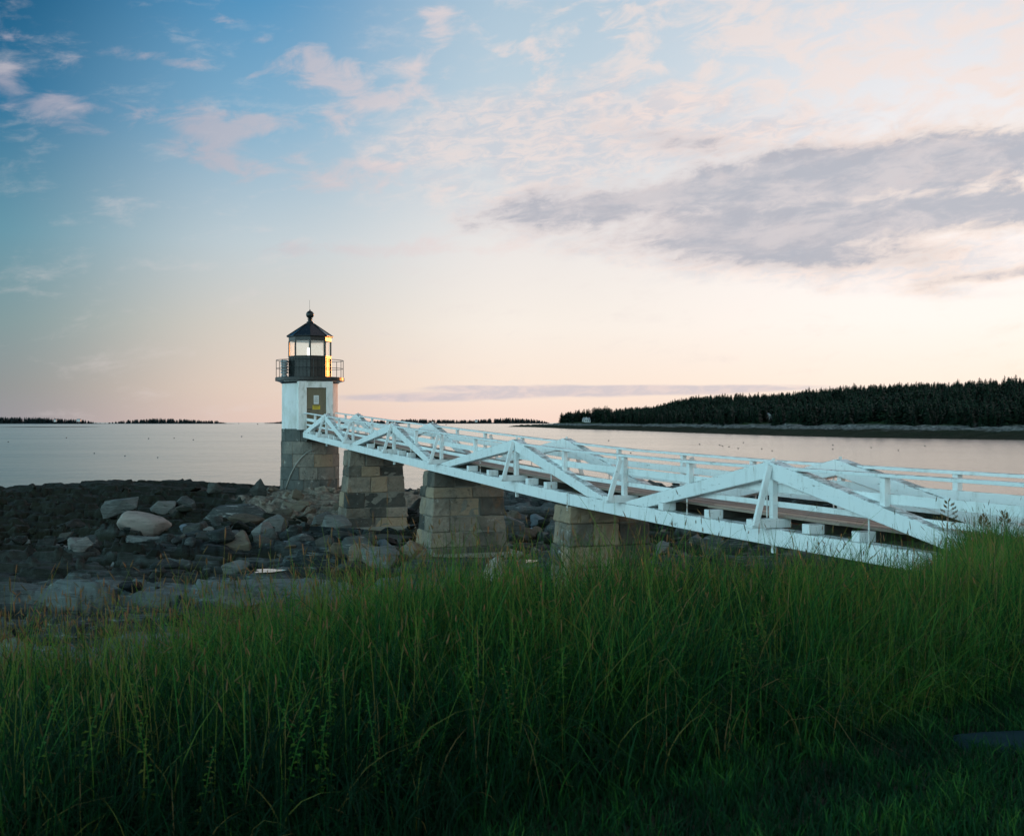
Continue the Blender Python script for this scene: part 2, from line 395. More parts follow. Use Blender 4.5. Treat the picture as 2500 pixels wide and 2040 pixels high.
MT['soil'] = newmat('turf_soil'); P = geo()
out(bsdf(mixc(noise(P, 3, 6), (0.012, 0.018, 0.010), (0.045, 0.045, 0.022)), .95, noise(P, 20, 6), .6, .03))
def leafmat(name, stops, trans=0.3):
    m = newmat(name); t = attr(); P = geo()
    c = ramp(t, stops)
    d = X.nt.nodes.new('ShaderNodeBsdfPrincipled'); setin(X.nt, d.inputs['Base Color'], c); d.inputs['Roughness'].default_value = .55; d.inputs['Specular IOR Level'].default_value = .12
    tr = X.nt.nodes.new('ShaderNodeBsdfTranslucent'); setin(X.nt, tr.inputs[0], c)
    mx = X.nt.nodes.new('ShaderNodeMixShader'); mx.inputs[0].default_value = trans
    X.nt.links.new(d.outputs[0], mx.inputs[1]); X.nt.links.new(tr.outputs[0], mx.inputs[2])
    out(X(mx.outputs[0])); return m
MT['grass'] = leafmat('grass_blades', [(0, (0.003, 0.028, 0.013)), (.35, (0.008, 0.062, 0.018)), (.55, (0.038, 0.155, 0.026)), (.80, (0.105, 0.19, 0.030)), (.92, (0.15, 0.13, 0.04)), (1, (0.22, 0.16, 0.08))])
MT['seed'] = leafmat('seed_heads', [(0, (0.06, 0.07, 0.028)), (.5, (0.15, 0.115, 0.050)), (1, (0.22, 0.125, 0.06))], .25)
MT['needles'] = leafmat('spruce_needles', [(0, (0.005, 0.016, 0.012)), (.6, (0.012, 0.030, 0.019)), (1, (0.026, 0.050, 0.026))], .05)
MT['farwood_haze'] = leafmat('hazed_far_wood', [(0, (0.030, 0.050, 0.056)), (1, (0.055, 0.085, 0.085))], .0)  # slight blue tint puts distance haze into the island colour
MT['glass'] = newmat('lantern_glass')
a = X.nt.nodes.new('ShaderNodeBsdfTransparent'); a.inputs[0].default_value = (.97, .98, .97, 1); b = X.nt.nodes.new('ShaderNodeBsdfGlossy'); b.inputs['Roughness'].default_value = .04
mx = X.nt.nodes.new('ShaderNodeMixShader'); mx.inputs[0].default_value = .035
X.nt.links.new(a.outputs[0], mx.inputs[1]); X.nt.links.new(b.outputs[0], mx.inputs[2]); out(X(mx.outputs[0]))
def plain(name, c, rough=.6, em=0):
    m = newmat(name); e = {}
    if em: e = {'Emission Color': c, 'Emission Strength': em}
    P = geo(); out(bsdf(mixc(noise(P, 12, 4), tuple(q * .8 for q in c), c), rough, extra=e)); return m
MT['white'] = plain('white_sheet', (.68, .72, .72)); MT['yellow'] = plain('yellow_sign', (.62, .46, .03)); MT['ink'] = plain('sign_ink', (.05, .045, .02))
MT['grey'] = plain('grey_metal', (.30, .34, .36), .5); MT['lamp'] = plain('lit_lamp', (1.0, .96, .88), .3, 2.2); MT['dkroof'] = plain('slate_roof', (.10, .11, .12))
MT['hose'] = plain('pale_hose', (.30, .30, .27), .6); MT['housewall'] = plain('house_clapboard', (.62, .64, .64)); MT['pane'] = plain('dark_window', (.02, .025, .03), .2)
MT['buoy'] = plain('buoy_paint', (.05, .05, .05), .5)
# water: mirror-like at a grazing view, wind ripples
MT['water'] = newmat('sea_water'); P = geo()
wv = mapv(P, (.45, 1.0, 1.0), (0, 0, R(-8)))
h1 = noise(wv, 1.1, 4, .55, .4); h2 = noise(wv, .16, 3, .5, .3); h3 = noise(mapv(P, (.30, 1, 1)), 4.5, 3, .55)
calm = smooth(noise(mapv(P, (.010, .022, 1)), 1.0, 4, .55), .35, .62, .45, 1.0)
fc = noise(mapv(P, (.20, .9, 1)), 2.6, 3, .6, .6)
bn = X.nt.nodes.new('ShaderNodeBump'); bn.inputs['Strength'].default_value = .24; bn.inputs['Distance'].default_value = .13
h4 = noise(mapv(P, (.42, .13, 1), (0, 0, R(5))), 1.0, 4, .6, .5)
setin(X.nt, bn.inputs['Height'], (h4 * 3.4 + h1 * .9 + h2 * 1.2 + h3 * .22 + fc * .8) * calm)
gl = X.nt.nodes.new('ShaderNodeBsdfGlossy'); gl.distribution = 'MULTI_GGX'; gl.inputs['Roughness'].default_value = .17; gl.inputs['Color'].default_value = (1, .98, .92, 1)
df = X.nt.nodes.new('ShaderNodeBsdfDiffuse'); df.inputs['Color'].default_value = (.02, .05, .055, 1)
X.nt.links.new(bn.outputs[0], gl.inputs['Normal']); mx = X.nt.nodes.new('ShaderNodeMixShader')
fr = X.nt.nodes.new('ShaderNodeFresnel'); fr.inputs['IOR'].default_value = 5.0; X.nt.links.new(bn.outputs[0], fr.inputs['Normal'])
X.nt.links.new(fr.outputs[0], mx.inputs[0]); X.nt.links.new(df.outputs[0], mx.inputs[1]); X.nt.links.new(gl.outputs[0], mx.inputs[2]); out(X(mx.outputs[0]))
MT['pool'] = newmat('tide_pool_water'); out(bsdf((.02, .03, .03), .02))
MT['shore_far'] = newmat('far_shore_rock'); P = geo(); x, y, z = sep(P); nn = noise(P, .12, 6, .65); n2_ = noise(P, .7, 6, .7)
c = mixc(smooth(n2_, .35, .7), (.045, .055, .055), (.24, .25, .24))
c = mixc(smooth(z + nn * 3.0, 4.4, 3.8), c, mixc(n2_, (.008, .013, .010), (.035, .04, .025)))
c = mixc(smooth(z + nn * 2.5, 5.0, 5.8), c, mixc(n2_, (.010, .025, .012), (.03, .055, .022)))
out(bsdf(c, .95, n2_, .8, .4, spec=.04))

# ------------------------------------------------------------------ terrain function (heights relative to the eye)
def vnoise(x, y, seed=0):
    xi = np.floor(x).astype(np.int64); yi = np.floor(y).astype(np.int64); fx = x - xi; fy = y - yi
    fx = fx * fx * (3 - 2 * fx); fy = fy * fy * (3 - 2 * fy)
    def h(a, b):
        n = (a * 374761393 + b * 668265263 + seed * 1442695041) & 0xffffffff
        n = ((n ^ (n >> 13)) * 1274126177) & 0xffffffff
        return ((n ^ (n >> 16)) & 0xffff) / 65535.0
    a = h(xi, yi); b = h(xi + 1, yi); c = h(xi, yi + 1); d = h(xi + 1, yi + 1)
    return (a * (1 - fx) + b * fx) * (1 - fy) + (c * (1 - fx) + d * fx) * fy
def fbm(x, y, o=4, seed=0, g=.5):
    s = 0; a = 1; t = 0
    for i in range(o):
        s = s + a * (vnoise(x * 2 ** i, y * 2 ** i, seed + i) - .5) * 2; t += a; a *= g
    return s / t
def cells(x, y, size, seed, ang=0.0, sx=1.0, tilt=.25):
    """cracked slabs: each cell its own tilted plane, crack at the border"""
    ca, sa = math.cos(ang), math.sin(ang)
    u = (x * ca + y * sa) / (size * sx); v = (-x * sa + y * ca) / size
    ui = np.floor(u).astype(np.int64); vi = np.floor(v).astype(np.int64)
    best = np.full(u.shape, 9.0); sec = np.full(u.shape, 9.0); hgt = np.zeros(u.shape); tin = np.zeros(u.shape)
    def h(a, b, k):
        n = (a * 73856093 ^ b * 19349663 ^ (k + seed) * 83492791) & 0xffffffff
        n = ((n ^ (n >> 13)) * 1274126177) & 0xffffffff
        return ((n ^ (n >> 16)) & 0xffff) / 65535.0
    for i in (-1, 0, 1):
        for j in (-1, 0, 1):
            a = ui + i; b = vi + j
            cx = a + .1 + .8 * h(a, b, 1); cy = b + .1 + .8 * h(a, b, 2)
            d = (u - cx) ** 2 + (v - cy) ** 2
            hh = (h(a, b, 3) - .5) * 1.0 + (u - cx) * (h(a, b, 4) - .5) * tilt * 4 + (v - cy) * (h(a, b, 5) - .35) * tilt * 4
            m = d < best
            sec = np.where(m, best, np.minimum(sec, d)); best = np.where(m, d, best); hgt = np.where(m, hh, hgt); tin = np.where(m, h(a, b, 6), tin)
    crack = np.clip((np.sqrt(sec) - np.sqrt(best)) / .16, 0, 1)
    return hgt, crack, tin
def sst(x, a, b):
    t = np.clip((x - a) / (b - a), 0, 1); return t * t * (3 - 2 * t)
TOW = (-10.96, 64.0)
def bank_edge(x):
    return np.interp(x, [-30, -6, -2.9, 0, 2.1, 3.2, 4.2, 5.2, 6.2, 8, 20], [3.8, 4.6, 5.5, 6.6, 7.3, 8.2, 10.3, 13.0, 14.6, 15.5, 15.5])
def lawn_side(x, z):   # > 0: mown lawn (near right), < 0: tall grass
    return np.interp(x, [-3, -.6, .2, 1.45, 3.0, 6], [3.4, 4.2, 4.75, 5.55, 6.9, 8.6]) - z
def g_bank(x, z):
    e = bank_edge(x); d = z - e
    h = -1.6 - np.where(d > 0, .42 * d - .42 * .8 * (1 - np.exp(-d / .8)), 0)
    h = h + .05 * fbm(x * .6, z * .6, 3, 5) + .27 * sst(-lawn_side(x, z), -.5, 2.0) * np.interp(x, [-2.2, -.4, 2.0, 3.2, 5.5], [.35, 1, .9, .40, .1])
    h = h + np.where(z < 2, 0, 0)
    return h
def g_rock_base(x, z):
    h = np.interp(z, [0, 16, 25, 35, 44, 51, 57, 62, 72, 200], [-3.5, -3.7, -3.95, -4.15, -4.4, -4.55, -4.3, -3.95, -4.05, -4.05])
    h = h + .62 * np.exp(-(((x + 22.5) / 6.5) ** 2 + ((z - 71) / 9) ** 2))
    h = h + .40 * np.exp(-(((x + 11) / 4.5) ** 2 + ((z - 64) / 5) ** 2))
    h = h - .40 * sst(x, 2, 9) * sst(z, 40, 60)
    h = h - .25 * np.exp(-(((x + 19) / 5) ** 2 + ((z - 52) / 8) ** 2))
    zs = np.interp(x, [-60, -32, -18, -6, -2, 4, 8, 14, 24, 45], [64, 73, 75, 73, 75, 84, 87, 80, 68, 55])
    d = z - zs - 1.6 * fbm(x * .25, z * .25, 3, 44)
    h = h - np.where(d > 0, d * .45, 0) - .35 * sst(d, -5, 0) * (1 - .8 * np.exp(-((x + 22) / 8) ** 2))
    return h
PIERS = [dict(z=51.2, w=2.34, wb=2.82, d=1.27, db=1.6, top=-1.235, bot=-4.75), dict(z=38.85, w=2.31, wb=2.74, d=1.3, db=1.95, top=-1.64, bot=-4.45), dict(z=27.9, w=1.98, wb=2.3, d=1.0, db=1.3, top=-2.0, bot=-4.5)]
BX0, BK = 11.48, .3615
DQ = (.9405, .34)      # to the far side of the bridge
DT = (-.34, .9405)     # along the bridge towards the tower
def bxy(z, q): return (BX0 - BK * z + q * DQ[0], z + q * DQ[1])
POOLS = [(656, 1392, .35, .40, -3.98), (1296, 1369, .17, .35, -4.05)]
def poolpos(p):
    z = -p[4] * F / (p[1] - HZ); return ((p[0] - 1250) / F * z, z)
TINT = [None]
def g_rock(x, z):
    h = g_rock_base(x, z)
    near_ = 1 - sst(z, 38, 46); h1, c1, t1 = cells(x + .7 * fbm(x * .5, z * .5, 2, 9), z, 1.9, 3, .25, 2.4, .22)
    h3, c3, t3 = cells(x + .9 * fbm(x * .4, z * .4, 2, 59), z + .5 * fbm(x * .5, z * .5, 2, 69), 2.6, 13, .12, 3.4, .16)
    h1 = h1 * (1 - near_) + h3 * near_ * 1.1; c1 = c1 * (1 - near_) + c3 * near_; t1 = t1 * (1 - near_) + t3 * near_
    h2, c2, t2 = cells(x + .25 * fbm(x * 1.3, z * 1.3, 2, 19), z + .2 * fbm(x * 1.7, z * 1.7, 2, 29), .78, 8, -.2, 1.9, .60)
    TINT[0] = t1 * .6 + t2 * .4
    rough = sst(fbm(x * .13 + 3, z * .13, 3, 77), -.35, .25) * (1 - .35 * near_)
    calm_ = 1 - .40 * sst(-x, 9, 15) * sst(z, 46, 56); h1 = h1 * calm_; h2 = h2 * calm_; c1 = 1 - (1 - c1) * calm_; c2 = 1 - (1 - c2) * calm_ * (1 - .3 * near_)
    h = h + h1 * .40 + (c1 - 1) * .34 + (h2 * .32 + (c2 - 1) * .24) * (.45 + .8 * rough) + .10 * fbm(x * .45, z * .45, 4, 31) + .035 * fbm(x * 4, z * 4, 3, 61)
    q = (h + .05 * x + .03 * z + .05 * fbm(x * .8, z * .8, 3, 71)) / .24; fq = q - np.floor(q)
    h = h + (sst(fq, .60, .92) - fq) * .24 * .85 * (1 - sst(z, 62, 70) * .5)
    for p_, hh_ in ((PIERS[1], -4.62), (PIERS[0], -4.85)):
        a, b = bxy(p_['z'] + .3, 1.1); m = np.exp(-(((x - a) / 2.6) ** 2 + ((z - b) / 2.6) ** 2) ** 2); h = np.minimum(h, h * (1 - m) + hh_ * m)
    for p in POOLS:
        a, b = poolpos(p); m = np.exp(-(((x - a) / (p[2] * 2.0)) ** 2 + ((z - b) / (p[3] * 2.2)) ** 2) ** 2)
        h = h * (1 - m) + (p[4] - .03 + .5 * 0) * m
        # keep the sight line over the pool open
        k = (np.abs(x - a * z / b) < p[2] * 2.6) & (z < b) & (z > b - 6)
        h = np.where(k, np.minimum(h, p[4] - .04), h)
    m = np.exp(-(((x - TOW[0]) / 2.3) ** 2 + ((z - TOW[1]) / 2.3) ** 2) ** 2); h = h * (1 - m) + (-3.62) * m
    return h
def ground(x, z):
    x = np.asarray(x, float); z = np.asarray(z, float)
    return np.maximum(g_bank(x, z) - np.where(z > bank_edge(x) + 3, .0, 0), g_rock(x, z))
def gh(x, z): return float(ground(np.array([x]), np.array([z]))[0])
ZS = np.geomspace(9, 110, 900)
def at(px, py):
    """photo pixel to the ground point seen there"""
    t = (px - 1250) / F; hs = g_rock_base(t * ZS, ZS); ys = HZ - hs / ZS * F
    i = np.argmin(np.abs(ys - py)); return t * ZS[i], ZS[i], hs[i]

# bank (turf under the grass)
xs = np.arange(-14, 18, .12); zs = np.arange(-8, 22, .12)
Xg, Zg = np.meshgrid(xs, zs); Hg = g_bank(Xg, Zg)
def gridmesh(name, Xg, Zg, Hg, mat):
    n, m = Xg.shape; V = np.stack([Xg, Zg, Hg + EYE], -1).reshape(-1, 3); i = np.arange(n * m).reshape(n, m)
    Q = np.stack([i[:-1, :-1], i[:-1, 1:], i[1:, 1:], i[1:, :-1]], -1).reshape(-1, 4)
    o = link(name, npmesh(name, V, Q, smooth_=True), mat); return o
tag(gridmesh('grassy_bank', Xg, Zg, Hg, MT['soil']), kind='structure')
tt = np.arange(-.66, .66, .0014); zz = np.geomspace(9.5, 100, 560)
Tg, Zg = np.meshgrid(tt, zz); Xg = Tg * Zg; Hg = g_rock(Xg, Zg)
Hg = np.where(Hg < g_bank(Xg, Zg) - .6, g_bank(Xg, Zg) - .6, Hg) - 0.0
Tt = TINT[0].copy(); ob_ = gridmesh('rocky_shore', Xg, Zg, Hg, MT['ledge']); at_ = ob_.data.attributes.new('tint', 'FLOAT', 'POINT'); at_.data.foreach_set('value', Tt.ravel().astype(np.float32)); tag(ob_, kind='structure')

# sea
me = npmesh('sea', np.array([(-26000, -300, 0), (26000, -300, 0), (26000, 30000, 0), (-26000, 30000, 0)], float), np.array([[0, 1, 2, 3]]))
tag(link('sea', me, MT['water']), kind='structure')
for p in POOLS:
    a, b = poolpos(p); n = 22; vs = []
    for k in range(n):
        t = 2 * math.pi * k / n; r = 1 + .22 * math.sin(3 * t + 1) + .10 * math.sin(5 * t)
        vs.append((a + math.copysign(abs(math.cos(t)) ** .7, math.cos(t)) * p[2] * r, b + math.sin(t) * p[3] * r, EYE + p[4]))
    mb = MB(); mb.add(vs, [tuple(range(n))]); tag(mb.build('tide_pool_water', MT['pool']), kind='structure')

# ------------------------------------------------------------------ lighthouse
LH = thing('lighthouse', 'short white lighthouse with black lantern room on a round granite base', 'lighthouse', (TOW[0], TOW[1], EYE - 3.62))
tx, ty = TOW
def H(h): return EYE + h
# granite base: curved blocks in five courses
mb = MB(); nc = 5; h0, h1_ = -3.75, -.34
for c in range(nc):
    za = h0 + (h1_ - h0) * c / nc; zb = h0 + (h1_ - h0) * (c + 1) / nc; nb = 9; off = random.random()
    cuts = sorted([(k + random.uniform(-.22, .22)) / nb for k in range(nb)])
    for k in range(nb):
        a0 = cuts[k] + off; a1 = (cuts[k + 1] if k + 1 < nb else cuts[0] + 1) + off
        a0 = a0 * 2 * math.pi + .003; a1 = a1 * 2 * math.pi - .003
        rr = 1.575 + random.uniform(-.008, .018) - .012 * c; ns = 5; tint = random.random()
        vs = []; fs = []
        for i in range(ns + 1):
            t = a0 + (a1 - a0) * i / ns; s_, c_ = math.sin(t), -math.cos(t)
            for r_, z_ in ((rr - .3, za + .006), (rr, za + .006), (rr, zb - .006), (rr - .3, zb - .006)):
                vs.append((tx + s_ * r_, ty + c_ * r_, H(z_)))
        for i in range(ns):
            for j in range(4): fs.append((i * 4 + j, (i + 1) * 4 + j, (i + 1) * 4 + (j + 1) % 4, i * 4 + (j + 1) % 4))
        fs.append((3, 2, 1, 0)); fs.append(tuple(ns * 4 + j for j in range(4)))
        mb.add(vs, fs, tint)
gb = mb.build('granite_base', MT['granite_base'], LH, bevel=.022, seg=1); roughen(gb, .035, .14, 2)
mb = MB(); mb.lathe([(1.50, H(-3.8)), (1.50, H(-.36))], tx, ty, 40); mb.build('mortar_core', MT['mortar'], gb)
mb = MB(); mb.lathe([(1.50, H(-.345)), (1.49, H(2.19))], tx, ty, 64); mb.build('white_wall', MT['wall'], LH, smooth_=False, bevel=0)
# door surround facing down the bridge
nrm = Vector((.34, -.9405, 0)); tanv = Vector((.9405, .34, 0)); A = Vector((tx, ty, 0))
def sp_(t, r, h): return A + tanv * t + nrm * r + Vector((0, 0, H(h)))
def slab(mb, t0, t1, r0, r1, ha, hb, c=.5):
    return mb.hexa([sp_(t0, r1, ha), sp_(t1, r1, ha), sp_(t1, r0, ha), sp_(t0, r0, ha), sp_(t0, r1, hb), sp_(t1, r1, hb), sp_(t1, r0, hb), sp_(t0, r0, hb)], c)
DL, DR_ = -.47, .56
mb = MB(); slab(mb, -.92, DL, .9, 1.72, -.40, 2.17); slab(mb, DR_, .92, .9, 1.72, -.40, 2.17); slab(mb, DL, DR_, .9, 1.72, 1.83, 2.17); slab(mb, DL, DR_, .9, 1.55, -.40, -.345)
su = mb.build('door_surround', MT['surround'], LH, bevel=.015)
mb = MB(); slab(mb, DL - .03, DR_ + .03, 1.721, 1.76, 1.835, 1.90); slab(mb, DL - .05, DR_ + .05, 1.721, 1.735, 1.94, 1.975); mb.build('lintel_trim', MT['surround'], su)
mb = MB(); slab(mb, DL + .002, DR_ - .002, 1.58, 1.66, -.34, 1.828)
dr = mb.build('door', MT['door'], LH, bevel=.006)
mb = MB(); slab(mb, -.10, .17, 1.662, 1.668, .97, 1.42); mb.build('paper_notice', MT['white'], dr)
mb = MB()
for k in range(5): slab(mb, -.07, .14 - .03 * (k % 2), 1.669, 1.671, 1.05 + .065 * k, 1.068 + .065 * k)
mb.build('notice_print', MT['ink'], dr)
mb = MB(); slab(mb, -.16, .24, 1.662, 1.669, .68, .90); ys_ = mb.build('warning_sign', MT['yellow'], dr)
mb = MB(); slab(mb, -.12, .20, 1.670, 1.672, .83, .87)
for k in range(2): slab(mb, -.11, .19 - .05 * k, 1.670, 1.672, .73 + .045 * k, .745 + .045 * k)
mb.build('warning_print', MT['ink'], dr)
mb = MB(); slab(mb, -.46, -.20, 1.662, 1.672, .66, .70); slab(mb, -.46, -.30, 1.662, 1.672, .52, .55); mb.build('hasp', MT['black'], dr)
mb = MB(); slab(mb, .60, .74, 1.722, 1.76, .42, .46); mb.build('hinge_pin', MT['black'], LH)
mb = MB(); mb.tube([sp_(.66, 1.745, 1.5), sp_(.66, 1.745, 1.05), sp_(.70, 1.745, .8), sp_(.76, 1.745, .55), sp_(.77, 1.745, .1), sp_(.78, 1.745, -.3)], .013, 6); mb.build('conduit', MT['white'], LH)
# hose down the granite
pts = []
for k in range(15):
    u = k / 14; r = 1.62; ang = R(10 - 62 * u ** .8); hh = -1.45 - 2.1 * (u ** 1.5)
    base_ = math.atan2(.169, .985)
    t = ang + base_; pts.append((tx + math.sin(t) * r, ty - math.cos(t) * r, H(hh)))
mb = MB(); mb.tube(pts, .032, 8); mb.build('hose', MT['hose'], LH, smooth_=True)
# gallery
mb = MB(); mb.lathe([(1.52, H(2.08)), (1.62, H(2.16)), (1.84, H(2.22)), (1.86, H(2.24)), (1.86, H(2.40)), (1.82, H(2.42)), (1.0, H(2.43))], tx, ty, 48); gal = mb.build('gallery', MT['black'], LH)
mb = MB()
rot0 = math.atan2(.169, .985)
for zr, rr in ((3.34, .018), (2.90, .014)):
    ring = [(tx + 1.80 * math.sin(2 * math.pi * k / 48), ty - 1.80 * math.cos(2 * math.pi * k / 48), H(zr)) for k in range(49)]
    mb.tube(ring, rr, 6, cap=False)
for k in range(12):
    t = 2 * math.pi * (k + .2) / 12 + rot0; x_, y_ = tx + 1.80 * math.sin(t), ty - 1.80 * math.cos(t)
    mb.tube([(x_, y_, H(2.40)), (x_, y_, H(3.35))], .018, 6)
mb.build('gallery_railing', MT['black'], gal)
# lantern room, octagon with a corner towards the viewer
def octp(k, r): t = 2 * math.pi * k / 8 + rot0 + R(1); return (tx + r * math.sin(t), ty - r * math.cos(t))
mb = MB(); mb.lathe([(1.13, H(2.42)), (1.13, H(3.50)), (1.17, H(3.52)), (1.17, H(3.57)), (1.10, H(3.575))], tx, ty, 8, rot0 + R(1)); pw = mb.build('lantern_parapet', MT['black'], LH, bevel=.006)
mb = MB()
for k in range(8):
    a = Vector((*octp(k, 1.135), 0)); b = Vector((*octp(k + 1, 1.135), 0)); n_ = ((a + b) / 2 - A); n_.z = 0; n_.normalize()
    for i in range(5):
        p = a.lerp(b, i / 4 if 0 < i < 4 else (.03 if i == 0 else .97)); p = p + n_ * .008
        mb.beam(p + Vector((0, 0, H(2.45))), p + Vector((0, 0, H(3.48))), (b - a).normalized(), .03, .02)
mb.build('panel_batten', MT['black'], pw)
mb = MB(); mb.lathe([(1.14, H(4.37)), (1.14, H(4.62)), (1.05, H(4.63))], tx, ty, 8, rot0 + R(1)); mb.build('lantern_cornice', MT['black'], LH, bevel=.006)
for k in range(8):
    mb = MB(); x_, y_ = octp(k, 1.11); mb.beam((x_, y_, H(3.57)), (x_, y_, H(4.38)), (math.cos(k), math.sin(k), 0), .065, .065)
    mb.build('mullion', MT['black'], LH)
for k in range(8):
    mb = MB(); a = Vector((*octp(k, 1.085), 0)); b = Vector((*octp(k + 1, 1.085), 0)); z0, z1 = Vector((0, 0, H(3.57))), Vector((0, 0, H(4.38)))
    n_ = ((a + b) / 2 - A); n_.z = 0; n_ = n_.normalized() * .008
    mb.hexa([a + z0, b + z0, b + z0 - n_, a + z0 - n_, a + z1, b + z1, b + z1 - n_, a + z1 - n_])
    mb.build('glass_pane', MT['glass'], LH)
mb = MB(); mb.lathe([(1.19, H(4.58)), (1.25, H(4.61)), (1.25, H(4.64)), (.30, H(5.28)), (.17, H(5.40))], tx, ty, 8, rot0 + R(1)); rf = mb.build('roof', MT['black'], LH, bevel=.006)
mb = MB()
for k in range(8):
    a = octp(k, 1.25); b = octp(k, .22); mb.tube([(*a, H(4.655)), (*b, H(5.355))], .018, 6)
mb.build('roof_seam', MT['black'], rf)
mb = MB(); prof = [(.18, H(5.36)), (.20, H(5.42)), (.12, H(5.48)), (.10, H(5.54)), (.14, H(5.57)), (.14, H(5.60)), (.09, H(5.63))]
for k in range(1, 12): t = math.pi * k / 12 - math.pi / 2; prof.append((.215 * math.cos(t), H(5.83 + .215 * math.sin(t))))
prof += [(.04, H(6.05)), (.02, H(6.12))]
mb.lathe(prof, tx, ty, 28); mb.build('ball_vent', MT['black'], rf, smooth_=True)
mb = MB(); mb.tube([(tx - .02, ty, H(6.08)), (tx - .02, ty, H(6.62))], .007, 5); mb.build('lightning_rod', MT['black'], rf)
# lamp and fog signal
bl = thing('beacon_lamp', 'lit white lamp on a thin rod inside the black lantern room', 'lamp', (tx - .03, ty - .1, H(3.57)))
mb = MB(); mb.lathe([(.10, H(3.60)), (.105, H(3.62)), (.105, H(3.98)), (.08, H(4.02))], tx - .03, ty - .1, 20); mb.build('lamp_body', MT['lamp'], bl)
mb = MB(); mb.tube([(tx - .03, ty - .1, H(4.0)), (tx - .03, ty - .1, H(4.62))], .02, 6); mb.build('rod', MT['black'], bl)
fx, fy = tx - 1.33, ty - .30
fs_ = thing('fog_signal', 'grey louvred fog signal drum at the left of the lantern gallery', 'fog signal', (fx, fy, H(2.43)))
mb = MB(); mb.lathe([(.17, H(2.435)), (.17, H(2.55)), (.12, H(2.56)), (.12, H(2.62))], fx, fy, 20); mb.build('stand', MT['grey'], fs_)
mb = MB(); pr = []
for k in range(4): z_ = 2.62 + .15 * k; pr += [(.13, H(z_)), (.20, H(z_ + .02)), (.20, H(z_ + .11)), (.13, H(z_ + .13))]
mb.lathe(pr, fx, fy, 20); mb.build('drum', MT['grey'], fs_)
mb = MB(); mb.lathe([(.21, H(3.215)), (.21, H(3.31)), (.15, H(3.36))], fx, fy, 20); mb.build('cap', MT['grey'], fs_)

